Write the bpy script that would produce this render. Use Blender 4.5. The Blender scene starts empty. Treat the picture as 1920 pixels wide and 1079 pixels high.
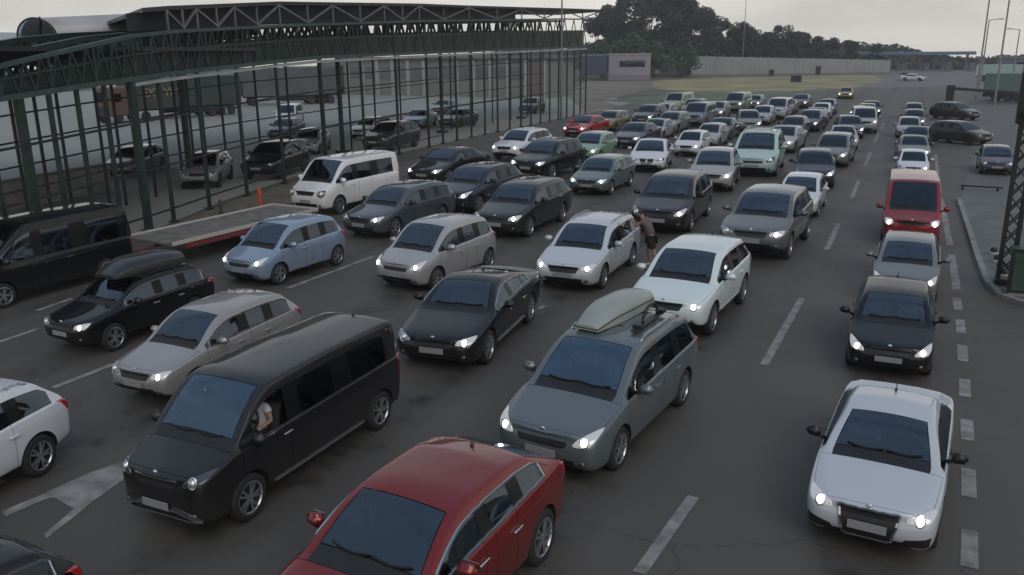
import bpy, bmesh, math, random
from mathutils import Vector, Matrix, noise
from mathutils.bvhtree import BVHTree

# ------------------------------------------------------------------ camera, light, exposure
S = bpy.context.scene
COL = S.collection
R = math.radians
cam_d = bpy.data.cameras.new('camera')
cam = bpy.data.objects.new('camera', cam_d); COL.objects.link(cam); S.camera = cam
cam_d.sensor_fit = 'HORIZONTAL'; cam_d.sensor_width = 36.0
cam_d.lens = 36.0 * 1576.0 / 1920.0
cam_d.clip_start = 0.1; cam_d.clip_end = 3000
_p, _y, _r = R(15.608184), R(25.50149), -0.008
_fw = Vector((-math.sin(_y) * math.cos(_p), math.cos(_y) * math.cos(_p), -math.sin(_p)))
_rt = Vector((math.cos(_y), math.sin(_y), 0))
_up = _rt.cross(_fw)
_c, _s = math.cos(_r), math.sin(_r)
_rt2 = _rt * _c + _up * _s; _up2 = -_rt * _s + _up * _c
_m = Matrix((_rt2, _up2, -_fw)).transposed().to_4x4(); _m.translation = (0, 0, 6.2)
cam.matrix_world = _m

SUN_EL, SUN_ROT = R(42), R(135)
w = bpy.data.worlds.new('World'); S.world = w; w.use_nodes = True
nt = w.node_tree; N = nt.nodes; bg = N['Background']
sky = N.new('ShaderNodeTexSky'); sky.sky_type = 'NISHITA'; sky.sun_disc = False
sky.sun_elevation = SUN_EL; sky.sun_rotation = SUN_ROT; sky.altitude = 100
sky.air_density = 1.0; sky.dust_density = 3.0; sky.ozone_density = 1.0
tc = N.new('ShaderNodeTexCoord'); mp = N.new('ShaderNodeMapping'); mp.inputs['Scale'].default_value = (1.2, 1.2, 5.0)
nt.links.new(tc.outputs['Generated'], mp.inputs[0])
nz = N.new('ShaderNodeTexNoise'); nz.inputs['Scale'].default_value = 2.2; nz.inputs['Detail'].default_value = 5; nz.inputs['Roughness'].default_value = .55
nt.links.new(mp.outputs[0], nz.inputs['Vector'])
sx = N.new('ShaderNodeSeparateXYZ'); nt.links.new(tc.outputs['Generated'], sx.inputs[0])
cl = N.new('ShaderNodeValToRGB')                     # overcast evening: cream low down, blue grey overhead
e = cl.color_ramp.elements; e[0].position = 0.0; e[0].color = (9.3, 8.85, 8.0, 1); e[1].position = .85; e[1].color = (2.9, 3.95, 5.6, 1)
x_ = e.new(.16); x_.color = (7.0, 6.85, 6.6, 1); x_ = e.new(.42); x_.color = (4.5, 4.95, 5.5, 1)
nt.links.new(sx.outputs[2], cl.inputs[0])
vr = N.new('ShaderNodeMapRange'); vr.inputs[1].default_value = .3; vr.inputs[2].default_value = .7; vr.inputs[3].default_value = .76; vr.inputs[4].default_value = 1.18
nt.links.new(nz.outputs['Fac'], vr.inputs[0])
cm = N.new('ShaderNodeVectorMath'); cm.operation = 'SCALE'; nt.links.new(cl.outputs[0], cm.inputs[0]); nt.links.new(vr.outputs[0], cm.inputs['Scale'])
mx = N.new('ShaderNodeMix'); mx.data_type = 'RGBA'; mx.inputs[0].default_value = .85
nt.links.new(sky.outputs[0], mx.inputs[6]); nt.links.new(cm.outputs[0], mx.inputs[7])
nt.links.new(mx.outputs[2], bg.inputs[0]); bg.inputs[1].default_value = .10

sd = bpy.data.lights.new('sun', 'SUN'); sd.energy = 1.0; sd.angle = R(40); sd.color = (1, .93, .85)
so = bpy.data.objects.new('sun', sd); COL.objects.link(so)
_d = Vector((math.sin(SUN_ROT) * math.cos(SUN_EL), math.cos(SUN_ROT) * math.cos(SUN_EL), math.sin(SUN_EL)))
so.rotation_euler = (-_d).to_track_quat('-Z', 'Y').to_euler()
S.view_settings.view_transform = 'Standard'; S.view_settings.look = 'None'
S.view_settings.exposure = 0.0; S.view_settings.gamma = 1.0
S.cycles.max_bounces = 6; S.cycles.transparent_max_bounces = 12; S.cycles.sample_clamp_indirect = 4.0
random.seed(7)

# ------------------------------------------------------------------ materials
MATS = {}
def mat(name, col, rough=.6, metal=0., spec=.5, coat=0., emit=None, estr=0., bump=None, vary=None):
    if name in MATS: return MATS[name]
    m = bpy.data.materials.new(name); m.use_nodes = True
    n = m.node_tree.nodes; l = m.node_tree.links; b = n['Principled BSDF']
    b.inputs['Base Color'].default_value = (*col, 1); b.inputs['Roughness'].default_value = rough
    b.inputs['Metallic'].default_value = metal; b.inputs['Specular IOR Level'].default_value = spec
    b.inputs['Coat Weight'].default_value = coat; b.inputs['Coat Roughness'].default_value = .06
    if emit: b.inputs['Emission Color'].default_value = (*emit, 1); b.inputs['Emission Strength'].default_value = estr
    if vary or bump:
        t = n.new('ShaderNodeTexCoord'); x = n.new('ShaderNodeTexNoise')
        sc = (vary or bump)[0]; x.inputs['Scale'].default_value = sc; x.inputs['Detail'].default_value = 6
        l.new(t.outputs['Object'], x.inputs['Vector'])
        if vary:
            r = n.new('ShaderNodeValToRGB'); a = vary[1]
            r.color_ramp.elements[0].position = .3; r.color_ramp.elements[1].position = .7
            r.color_ramp.elements[0].color = (*[c * (1 - a) for c in col], 1); r.color_ramp.elements[1].color = (*[min(1, c * (1 + a)) for c in col], 1)
            l.new(x.outputs['Fac'], r.inputs[0]); l.new(r.outputs[0], b.inputs['Base Color'])
        if bump:
            u = n.new('ShaderNodeBump'); u.inputs['Strength'].default_value = bump[1]; l.new(x.outputs['Fac'], u.inputs['Height']); l.new(u.outputs[0], b.inputs['Normal'])
    MATS[name] = m
    return m

PAINT = dict(silverwhite=(.48, .51, .545), black=(.004, .0045, .005), silver=(.36, .37, .38), red=(.25, .020, .020), white=(.62, .63, .66),
    grey=(.16, .165, .17), darkgrey=(.055, .057, .062), mazdared=(.185, .011, .010), steelgrey=(.125, .148, .158), coolwhite=(.62, .70, .69),
    midgrey=(.13, .135, .14), navy=(.018, .020, .040), graphite=(.019, .018, .019), jetblack=(.010, .0095, .0105), plum=(.030, .022, .030),
    champagne=(.36, .345, .34), mint=(.42, .54, .50), violet=(.055, .05, .085), warmsilver=(.31, .30, .295), palesilver=(.38, .375, .38),
    greenblack=(.018, .024, .020), teal=(.10, .14, .135), stone=(.17, .18, .18), skyblue=(.25, .32, .43), darkteal=(.07, .085, .095), nightblue=(.016, .026, .042),
    green=(.22, .36, .26), bluegrey=(.15, .16, .19), sage=(.16, .21, .16), purewhite=(.70, .70, .69), brightred=(.42, .025, .025),
    olive=(.17, .16, .07), yellowwhite=(.35, .38, .24), yellow=(.30, .22, .04), cream=(.42, .42, .42), paleblue=(.24, .26, .36), oliveblack=(.05, .05, .045), tealtruck=(.10, .22, .17))
def paint(key):
    nm = key + '_car_paint'
    if nm in MATS: return MATS[nm]
    c = PAINT[key]
    m = mat(nm, c, .38, .35 if max(c) < .5 else .1, .12, 1.0 if max(c) > .06 else .85)
    n = m.node_tree.nodes; l = m.node_tree.links; b = n['Principled BSDF']
    # road film: faint uneven dust on the lacquer; the inner face of the sheet metal is dark
    t = n.new('ShaderNodeTexCoord'); x = n.new('ShaderNodeTexNoise'); x.inputs['Scale'].default_value = 2.5; x.inputs['Detail'].default_value = 5
    l.new(t.outputs['Object'], x.inputs['Vector'])
    mr = n.new('ShaderNodeMapRange'); mr.inputs[1].default_value = .3; mr.inputs[2].default_value = .75; mr.inputs[3].default_value = .02; mr.inputs[4].default_value = .09
    l.new(x.outputs['Fac'], mr.inputs[0]); l.new(mr.outputs[0], b.inputs['Coat Roughness'])
    sp = n.new('ShaderNodeSeparateXYZ'); l.new(t.outputs['Object'], sp.inputs[0])
    dz = n.new('ShaderNodeMapRange'); dz.inputs[1].default_value = .25; dz.inputs[2].default_value = .75; dz.inputs[3].default_value = .40; dz.inputs[4].default_value = .0
    l.new(sp.outputs[2], dz.inputs[0])
    mu = n.new('ShaderNodeMath'); mu.operation = 'MULTIPLY'; l.new(dz.outputs[0], mu.inputs[0]); l.new(x.outputs['Fac'], mu.inputs[1])
    dm = n.new('ShaderNodeMix'); dm.data_type = 'RGBA'; dm.inputs[6].default_value = (*c, 1); dm.inputs[7].default_value = (.075, .068, .06, 1)
    l.new(mu.outputs[0], dm.inputs[0])
    g = n.new('ShaderNodeNewGeometry'); mi = n.new('ShaderNodeMix'); mi.data_type = 'RGBA'
    l.new(dm.outputs[2], mi.inputs[6]); mi.inputs[7].default_value = (.012, .012, .013, 1)
    l.new(g.outputs['Backfacing'], mi.inputs[0]); l.new(mi.outputs[2], b.inputs['Base Color'])
    return m

def glass_mat(name, tint, rough=.03, ior=2.1, refl=(.74, .87, 1)):
    if name in MATS: return MATS[name]
    m = bpy.data.materials.new(name); m.use_nodes = True
    n = m.node_tree.nodes; l = m.node_tree.links; n.remove(n['Principled BSDF'])
    o = n['Material Output']; tr = n.new('ShaderNodeBsdfTransparent'); tr.inputs[0].default_value = (*tint, 1)
    gl = n.new('ShaderNodeBsdfGlossy'); gl.inputs['Roughness'].default_value = rough; gl.inputs[0].default_value = (*refl, 1)
    fr = n.new('ShaderNodeFresnel'); fr.inputs[0].default_value = ior
    mx = n.new('ShaderNodeMixShader'); l.new(fr.outputs[0], mx.inputs[0]); l.new(tr.outputs[0], mx.inputs[1]); l.new(gl.outputs[0], mx.inputs[2])
    l.new(mx.outputs[0], o.inputs[0]); MATS[name] = m
    return m
GLASS = glass_mat('car_glass', (.40, .45, .48)); DARKGLASS = glass_mat('privacy_and_dim_glass', (.08, .09, .10), .03, 1.7)
BLUEGLASS = glass_mat('blue_sky_reflection_glass', (.40, .45, .50), .03, 2.6, (.60, .80, 1))  # blue of a reflected sky patch is put into this glass colour
TRIM = mat('black_plastic', (.012, .012, .013), .45)
UNDER = mat('underbody_black', (.008, .008, .008), .8)
CHROME = mat('chrome', (.62, .63, .65), .18, 1.0)
SATIN = mat('satin_window_trim', (.50, .50, .50), .3, .9)
TYRE = mat('tyre_rubber', (.014, .014, .015), .8, vary=(9, .3))
ALLOY = mat('alloy_rim', (.42, .43, .45), .3, .85)
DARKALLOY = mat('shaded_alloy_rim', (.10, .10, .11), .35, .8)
LENS = mat('headlight_housing', (.22, .235, .25), .12, .4, .6, 1.0)
BOWL = mat('headlight_bowl', (.75, .76, .78), .12, 1.0)
DARKLENS = mat('dark_headlight_housing', (.06, .065, .075), .10, .3, .6, 1.0)
LENS_ON = mat('headlight_housing_lit', (.30, .32, .34), .12, .3, .6, 1.0, emit=(1, .98, .95), estr=.26)
LAMP_OFF = mat('headlight_bulb_off', (.7, .72, .75), .08, .8)
LAMP_ON = mat('headlight_bulb_lit', (1, 1, 1), .3, emit=(1, .98, .95), estr=7.0)
TAIL = mat('tail_light_red', (.35, .008, .012), .15, .0, .6, 1.0)
TAIL_ON = mat('tail_light_lit', (.5, .01, .02), .2, emit=(1, .05, .07), estr=1.0)
PLATE = mat('plate_white', (.24, .24, .25), .4)
PILLAR = mat('gloss_black_pillar', (.006, .006, .007), .22, 0, .25)
SEAT = mat('seat_cloth', (.028, .028, .031), .9, vary=(14, .3))
DASH = mat('dashboard_grey', (.018, .018, .02), .7)
STEEL = mat('brushed_steel', (.35, .36, .37), .35, .9)

# ------------------------------------------------------------------ helpers
def link(o, parent=None):
    COL.objects.link(o)
    if parent is not None: o.parent = parent
    return o
def empty(name, loc=(0, 0, 0), rz=0., label=None, cat=None, group=None, kind=None, scale=None):
    o = bpy.data.objects.new(name, None); link(o); o.location = loc; o.rotation_euler = (0, 0, rz); o.empty_display_size = .3
    if scale: o.scale = (scale,) * 3
    return tag(o, label, cat, group, kind)
def tag(o, label=None, cat=None, group=None, kind=None):
    if label: o['label'] = label
    if cat: o['category'] = cat
    if group: o['group'] = group
    if kind: o['kind'] = kind
    return o
def smooth(me):
    me.polygons.foreach_set('use_smooth', [True] * len(me.polygons)); return me
class MB:
    """collects shapes of one object"""
    def __init__(s): s.v = []; s.f = []; s.m = []
    def add(s, vs, fs, mi=0):
        b = len(s.v); s.v += [tuple(v) for v in vs]; s.f += [tuple(i + b for i in f) for f in fs]; s.m += [mi] * len(fs); return s
    def box(s, c, d, rz=0., mi=0, M=None, bev=0.):
        x, y, z = d[0] / 2, d[1] / 2, d[2] / 2
        if bev > 0:
            bm = bmesh.new(); bmesh.ops.create_cube(bm, size=1.0)
            for v in bm.verts: v.co = Vector((v.co.x * d[0], v.co.y * d[1], v.co.z * d[2]))
            bmesh.ops.bevel(bm, geom=bm.edges[:], offset=bev, segments=2, affect='EDGES', profile=.5)
            vs = [v.co.copy() for v in bm.verts]; bm.verts.index_update(); fs = [tuple(v.index for v in f.verts) for f in bm.faces]; bm.free()
        else:
            vs = [Vector(q) for q in ((-x, -y, -z), (x, -y, -z), (x, y, -z), (-x, y, -z), (-x, -y, z), (x, -y, z), (x, y, z), (-x, y, z))]
            fs = [(0, 3, 2, 1), (4, 5, 6, 7), (0, 1, 5, 4), (1, 2, 6, 5), (2, 3, 7, 6), (3, 0, 4, 7)]
        T = M if M else Matrix.Translation(c) @ Matrix.Rotation(rz, 4, 'Z')
        return s.add([T @ v for v in vs], fs, mi)
    def bar(s, a, b, t, mi=0, n=4, t2=None):
        a, b = Vector(a), Vector(b); d = (b - a)
        if d.length < 1e-6: return s
        q = d.to_track_quat('Z', 'X'); vs = []; ph = math.pi / 4 if n == 4 else 0
        for e, p in enumerate((a, b)):
            rr = (t if (e == 0 or t2 is None) else t2) * (.7071 if n == 4 else .5)
            for k in range(n):
                an = 2 * math.pi * k / n + ph; vs.append(p + q @ Vector((math.cos(an) * rr, math.sin(an) * rr, 0)))
        fs = [(k, (k + 1) % n, n + (k + 1) % n, n + k) for k in range(n)] + [tuple(range(n - 1, -1, -1)), tuple(range(n, 2 * n))]
        return s.add(vs, fs, mi)
    def tube(s, pts, t, mi=0, n=6):
        for a, b in zip(pts[:-1], pts[1:]): s.bar(a, b, t, mi, n)
        return s
    def lathe(s, prof, axis='X', n=20, mi=0, c=(0, 0, 0)):
        vs = []; k = len(prof); c = Vector(c)
        for i in range(n):
            a = 2 * math.pi * i / n
            for r, h in prof:
                vs.append(c + (Vector((h, r * math.cos(a), r * math.sin(a))) if axis == 'X' else Vector((r * math.cos(a), r * math.sin(a), h)) if axis == 'Z' else Vector((r * math.cos(a), h, r * math.sin(a)))))
        fs = [(i * k + j, i * k + j + 1, ((i + 1) % n) * k + j + 1, ((i + 1) % n) * k + j) for i in range(n) for j in range(k - 1)]
        return s.add(vs, fs, mi)
    def mesh(s, name, mats, sm=False):
        me = bpy.data.meshes.new(name); me.from_pydata(s.v, [], s.f)
        for m in mats: me.materials.append(m)
        if len(mats) > 1: me.polygons.foreach_set('material_index', s.m)
        if sm: smooth(me)
        me.update(); return me
    def build(s, name, mats, parent=None, sm=False):
        if not isinstance(mats, (list, tuple)): mats = [mats]
        return link(bpy.data.objects.new(name, s.mesh(name, mats, sm)), parent)
def edge_sharp(me, ang=40):
    """smooth shading that keeps edges steeper than ang crisp"""
    smooth(me); bm = bmesh.new(); bm.from_mesh(me); c = math.radians(ang)
    for e in bm.edges:
        if len(e.link_faces) != 2 or e.calc_face_angle(0) > c: e.smooth = False
    bm.to_mesh(me); bm.free(); return me
def evaluated_mesh(o):
    dg = bpy.context.evaluated_depsgraph_get(); dg.update()
    return bpy.data.meshes.new_from_object(o.evaluated_get(dg))
def lerp(a, b, t): return a + (b - a) * t
def interp(keys, t):
    if t <= keys[0][0]: return keys[0][1]
    for (a, va), (b, vb) in zip(keys[:-1], keys[1:]):
        if t <= b: return va + (vb - va) * (t - a) / max(b - a, 1e-9)
    return keys[-1][1]
# ------------------------------------------------------------------ vehicles: one template of each kind, then copies
# L W H front_overhang wheelbase wheel_r nose_z cowl_t cowl_z roof_front_t roof_rear_t rear_glass_t rear_glass_z belt_front belt_rear half_roof style
TPL = {
 'coupe':    dict(L=4.63,W=1.86,H=1.38,fo=.90,wb=2.75,r=.335,zn=.75,ct=1.28,cz=.95,rf=2.05,rr=3.25,rg=4.00,rgz=1.00,bf=.87,br=.95,wt=.63,tail='deck',doors=1),
 'sedan':    dict(L=4.80,W=1.86,H=1.46,fo=.92,wb=2.82,r=.335,zn=.72,ct=1.30,cz=.99,rf=2.10,rr=3.45,rg=4.20,rgz=1.06,bf=.90,br=.98,wt=.65,tail='deck',doors=2),
 'fastback': dict(L=4.84,W=1.87,H=1.44,fo=.93,wb=2.84,r=.35,zn=.73,ct=1.34,cz=.98,rf=2.12,rr=3.15,rg=4.42,rgz=1.08,bf=.90,br=1.00,wt=.63,tail='deck',doors=2),
 'hatch':    dict(L=4.10,W=1.74,H=1.50,fo=.82,wb=2.52,r=.31,zn=.76,ct=1.05,cz=1.01,rf=1.75,rr=3.50,rg=3.95,rgz=1.05,bf=.92,br=1.0,wt=.64,tail='hatch',doors=2),
 'sporthatch':dict(L=4.46,W=1.80,H=1.44,fo=.94,wb=2.72,r=.335,zn=.74,ct=1.30,cz=.98,rf=2.05,rr=3.55,rg=4.22,rgz=1.08,bf=.90,br=1.02,wt=.65,tail='hatch',doors=2),
 'minicar':  dict(L=3.88,W=1.73,H=1.60,fo=.78,wb=2.55,r=.30,zn=.80,ct=.82,cz=1.03,rf=1.55,rr=3.35,rg=3.74,rgz=1.05,bf=.94,br=1.02,wt=.655,tail='hatch',doors=2),
 'wagon':    dict(L=4.68,W=1.79,H=1.49,fo=.90,wb=2.70,r=.32,zn=.74,ct=1.22,cz=1.00,rf=1.98,rr=4.10,rg=4.52,rgz=1.06,bf=.91,br=.97,wt=.65,tail='hatch',doors=2),
 'crossover':dict(L=4.48,W=1.84,H=1.64,fo=.90,wb=2.68,r=.36,zn=.88,ct=1.16,cz=1.12,rf=1.92,rr=3.85,rg=4.32,rgz=1.18,bf=1.02,br=1.10,wt=.68,tail='hatch',doors=2),
 'mpv':      dict(L=4.77,W=1.88,H=1.66,fo=.96,wb=2.85,r=.335,zn=.80,ct=1.14,cz=1.07,rf=2.02,rr=4.15,rg=4.58,rgz=1.15,bf=.98,br=1.05,wt=.70,tail='hatch',doors=2),
 'van':      dict(L=5.05,W=1.93,H=1.90,fo=.92,wb=3.28,r=.35,zn=.98,ct=.74,cz=1.20,rf=1.50,rr=4.82,rg=4.97,rgz=1.20,bf=1.10,br=1.16,wt=.78,tail='van',doors=2),
 'oldvan':   dict(L=4.90,W=1.90,H=1.95,fo=.92,wb=3.00,r=.335,zn=.94,ct=.72,cz=1.20,rf=1.50,rr=4.70,rg=4.84,rgz=1.20,bf=1.10,br=1.12,wt=.79,tail='van',doors=2),
 'cargovan': dict(L=5.40,W=2.00,H=2.25,fo=.98,wb=3.30,r=.35,zn=1.02,ct=.80,cz=1.30,rf=1.85,rr=5.22,rg=5.34,rgz=1.30,bf=1.18,br=1.20,wt=.84,tail='van',doors=2),
}
# headlight outline (right side): inner-bottom, outer-bottom, outer-top, inner-top  as (x / half width, z)
def hl_poly(n):
    p=TPL[n]; z=p['zn']
    if n in('van',):   return [(.52,z-.16),(.86,z-.10),(.93,z+.06),(.60,z-.04)]
    if n in('oldvan','cargovan'): return [(.60,z-.22),(.88,z-.22),(.90,z+.0),(.62,z-.02)]
    if n in('crossover',): return [(.50,z-.16),(.86,z-.15),(.92,z+.0),(.54,z-.05)]
    if n in('mpv','hatch','minicar'): return [(.52,z-.18),(.84,z-.16),(.93,z+.06),(.62,z-.05)]
    return [(.50,z-.14),(.86,z-.12),(.93,z+.02),(.56,z-.03)]

DUMMY = [bpy.data.materials.new('slot_%d' % i) for i in range(11)]
# face tags: 0 paint 1 windscreen 2 side glass 3 rear glass 4 black trim 5 underside 6 bonnet 7 front door 8 rear door 9 wheel well
def cage(kind):
    p = TPL[kind]; L, W, H, hw = p['L'], p['W'], p['H'], p['W'] / 2
    zn, ct, cz, rf, rr, rg, rgz, wt = (p[k] for k in ('zn', 'ct', 'cz', 'rf', 'rr', 'rg', 'rgz', 'wt'))
    tail = p['tail']; van = tail == 'van'; zl = .24 if van else .30 if kind == 'crossover' else .19
    kz = [(0, zn - .03), (.10, zn + .015), (.32, zn + .065), (ct - .05, cz - .035), (ct + .06, cz + .015), (lerp(ct, rf, .55), lerp(cz, H, .60)), (rf, H - .04), (lerp(rf, rr, .35), H), (lerp(rf, rr, .7), H - .01), (rr, H - (.03 if van else .07))]
    if tail == 'deck': kz += [(lerp(rr, rg, .5), lerp(H - .07, rgz, .46)), (rg, rgz), (L - .14, rgz + .01), (L - .05, rgz - .03), (L, rgz - .14)]
    elif van: kz += [(rg, rgz + .10), (L - .02, rgz - .05), (L, rgz - .2)]
    else: kz += [(rg, rgz), (L - .06, rgz - .16), (L, rgz - .28)]
    kwt = [(0, .50 * hw), (.1, .62 * hw), (.32, .73 * hw), (ct, .885 * hw), (rf, wt), (rr, wt - .01), (rg, (.74 * hw if tail == 'deck' else wt + .05)), (L - .05, .73 * hw), (L, .62 * hw)]
    if van: kwt = [(0, .55 * hw), (.1, .68 * hw), (.32, .78 * hw), (ct, .92 * hw), (rf, wt), (rr, wt), (rg, wt + .05), (L, wt)]
    kw = [(0, .70 * hw), (.08, .87 * hw), (.30, .955 * hw), (.65, .988 * hw), (ct, hw), (rr, hw), (L - .45, .98 * hw), (L - .12, .92 * hw), (L, .80 * hw)]
    kzs = [(0, zn - .12), (.1, zn - .075), (.32, zn - .02), (ct, p['bf']), (rr, p['br']), (L - .25, p['br']), (L - .06, p['br'] - .06), (L, p['br'] - .16)]
    kzb = [(0, zl + .11), (.1, zl + .04), (.35, zl), (L - .5, zl), (L - .1, zl + .06), (L, zl + .16)]
    kcr = [(0, .02), (.3, .03), (ct, .035), (rf, .05), (rr, .05), (L, .03)]
    tw = rr + .50 * (rg - rr) if tail == 'deck' else rr - .12 if van else rr + .30 * (rg - rr)
    fB = .30 if van else .44; fC = .62 if van else .80 if tail == 'deck' else .74
    tB = ct + fB * (tw - ct); tC = ct + fC * (tw - ct)
    if p['doors'] == 1: tB = ct + .56 * (tw - ct); tC = tw - .15
    st = [0, .08, .20, .36, lerp(.36, ct, .5), ct - .05, ct + .06, lerp(ct, rf, .52), rf, tB - .045, tB + .045, tC - .035, tC + .035, tw, rr, rr + .04, rg - .03, rg, lerp(rg, L, .5), L - .10, L - .03, L]
    if tail == 'deck': st = [t for t in st] + [lerp(rr, rg, .5)]
    st.sort(); out = [st[0]]
    for t in st[1:]:
        if t - out[-1] > .024: out.append(t)
    st = out
    nose = [.15, .10, .03, -.012, .0, .045, .05, .055, .055, .045, .035, .03]
    if van: nose = [.12, .07, .02, -.01, .0, .03, .03, .03, .03, .02, .015, .01]
    rows = []
    for t in st:
        zb, w_, zs, a, zt, cr = (interp(k, t) for k in (kzb, kw, kzs, kwt, kz, kcr))
        zs = min(zs, zt - .03); wg = max(w_ - (.05 if t > ct - .1 else .07), a + .01); wg = min(wg, w_ * .975)
        z8 = max(zt - cr, zs + .03); z6 = zs + .014
        f = max(0, min(1, (z8 - z6) / .45))
        P = [(0, zb), (.80 * w_, zb), (.955 * w_, zb + .055), (w_ * .992, lerp(zb, zs, .40)), (w_ * 1.0, lerp(zb, zs, .80)), (w_ * .972, zs), (wg, z6),
             (lerp(wg, a, .86) + .016 * f, lerp(z6, z8, .90)), (a, z8), (a * .925, lerp(z8, zt, .34)), (a * .45, zt - cr * .12), (0, zt)]
        dn = nose if t < .25 else None
        rows.append([Vector((x, -L / 2 + t + ((dn[j] * (1 - t / .25)) if dn else 0) - (0 if t < L - .12 else [.12, .07, .01, 0, 0, .02, .02, .02, .02, .02, .02, .02][j] * (t - L + .12) / .12), z)) for j, (x, z) in enumerate(P)])
    # plan curvature of the nose: middle leads the corners
    for r_, t in zip(rows, st):
        if t < .4:
            for v in r_: v.y += .10 * (abs(v.x) / hw) ** 2 * (1 - t / .4)
    def tg(tm, k):
        if k == 0: return 5
        if k == 1: return 4 if kind == 'crossover' or (.36 < tm < L - .4) else 0
        if k <= 5:
            if ct + .10 < tm < tB and k >= 2: return 7
            if p['doors'] == 2 and tB < tm < tC: return 8
            return 0
        if k == 6 and ct + .06 < tm < tw:
            if abs(tm - tB) < .046 or abs(tm - tC) < .036: return 10
            return 2
        if k >= 9:
            if ct + .06 < tm < rf: return 1
            if ct - .05 < tm < ct + .06: return 4
            if rr + .04 < tm < rg - .03: return 3
        if k >= 6 and .10 < tm < ct - .05: return 6
        return 0
    bm = bmesh.new(); n = len(st); cr_l = bm.edges.layers.float.new('crease_edge')
    VR = [[bm.verts.new(v) for v in r_] for r_ in rows]
    VL = [[VR[i][j] if j in (0, 11) else bm.verts.new((-rows[i][j].x, rows[i][j].y, rows[i][j].z)) for j in range(12)] for i in range(n)]
    for i in range(n - 1):
        tm = (st[i] + st[i + 1]) / 2
        for k in range(11):
            for side, V in ((0, VR), (1, VL)):
                q = (V[i][k], V[i + 1][k], V[i + 1][k + 1], V[i][k + 1])
                f = bm.faces.new(q if side == 0 else q[::-1]); f.material_index = tg(tm, k)
    for i, sgn in ((0, -1), (n - 1, 1)):
        C = [VR[i][0]] + [bm.verts.new((0, rows[i][k].y + sgn * (.03 if 1 < k < 9 else .01), rows[i][k].z)) for k in range(1, 11)] + [VR[i][11]]
        for k in range(11):
            for V, fl in ((VR, sgn < 0), (VL, sgn > 0)):
                q = [V[i][k], V[i][k + 1], C[k + 1], C[k]]; q = list(dict.fromkeys(q))
                f = bm.faces.new(q if fl else q[::-1]); f.material_index = 5 if k == 0 else 4 if (k == 1) else 0
    bm.edges.ensure_lookup_table()
    for i in range(n - 1):
        for V in (VR, VL):
            for j, cv in ((1, .6), (2, .3), (4, .45), (5, .45), (6, .45), (8, .42)):
                e = bm.edges.get((V[i][j], V[i + 1][j]))
                if e and (j != 6 or st[i] > ct - .1) : e[cr_l] = cv
    bmesh.ops.recalc_face_normals(bm, faces=bm.faces[:])
    me = bpy.data.meshes.new('cage'); bm.to_mesh(me); bm.free()
    for m in DUMMY: me.materials.append(m)
    return me, dict(tB=tB, tC=tC, tw=tw, zl=zl)

def refined(kind):
    p = TPL[kind]; me, info = cage(kind)
    o = link(bpy.data.objects.new('cage', me)); md = o.modifiers.new('s', 'SUBSURF'); md.levels = 2; md.render_levels = 2
    plain = evaluated_mesh(o)
    cb = MB()
    for t in (p['fo'], p['fo'] + p['wb']):
        for s in (-1, 1):
            c = (0, -p['L'] / 2 + t, p['r']); x0 = p['W'] / 2 - .27; rad = p['r'] + .055
            pr = [(0, x0), (rad, x0), (rad, p['W'] / 2 + .3), (0, p['W'] / 2 + .3)]
            cb.lathe([(r_, h * s) for r_, h in pr][::(1 if s > 0 else -1)], 'X', 36, 9, c)
    cm = bpy.data.meshes.new('cut'); cm.from_pydata(cb.v, [], cb.f)
    for m in DUMMY: cm.materials.append(m)
    cm.polygons.foreach_set('material_index', cb.m)
    bm = bmesh.new(); bm.from_mesh(cm); bmesh.ops.remove_doubles(bm, verts=bm.verts[:], dist=1e-4); bmesh.ops.recalc_face_normals(bm, faces=bm.faces[:]); bm.to_mesh(cm); bm.free()
    co = link(bpy.data.objects.new('cut', cm))
    bo = o.modifiers.new('b', 'BOOLEAN'); bo.operation = 'DIFFERENCE'; bo.solver = 'EXACT'; bo.object = co
    out = evaluated_mesh(o)
    bpy.data.objects.remove(o); bpy.data.objects.remove(co)
    return plain, out, info

def split(me, tags_ids, shrink, mats_map, name, normals):
    """new mesh from the faces carrying these tags"""
    fs = [q for q in me.polygons if q.material_index in tags_ids]
    if not fs: return None
    idx = {}; vs = []; nn = []; ff = []; mi = []
    for q in fs:
        r_ = []
        for v in q.vertices:
            if v not in idx: idx[v] = len(vs); vs.append(me.vertices[v].co.copy()); nn.append(normals[v])
            r_.append(idx[v])
        ff.append(r_); mi.append(mats_map[q.material_index][0])
    if shrink:
        ed = {}
        for q in ff:
            for a, b in zip(q, q[1:] + q[:1]): ed[frozenset((a, b))] = ed.get(frozenset((a, b)), 0) + 1
        bd = set(); [bd.update(e) for e, c in ed.items() if c == 1]
        cen = {}
        for q in ff:
            c = sum((vs[i] for i in q), Vector()) / len(q)
            for i in q:
                if i in bd: cen.setdefault(i, []).append(c)
        nv = {}
        for i in bd:
            c = sum(cen[i], Vector()) / len(cen[i]); d = c - vs[i]
            if d.length > 1e-5: nv[i] = vs[i] + d.normalized() * min(shrink, d.length * .5)
        for i, v in nv.items(): vs[i] = v
    return make_mesh(name, vs, ff, mi, [m for _, m in sorted(set((a, b.name) for a, b in mats_map.values()))], nn)
def make_mesh(name, vs, ff, mi, mat_names, nn):
    out = bpy.data.meshes.new(name); out.from_pydata(vs, [], ff)
    for m in mat_names: out.materials.append(bpy.data.materials[m])
    out.polygons.foreach_set('material_index', mi); smooth(out)
    out.normals_split_custom_set_from_vertices(nn); out.update()
    return out
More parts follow.
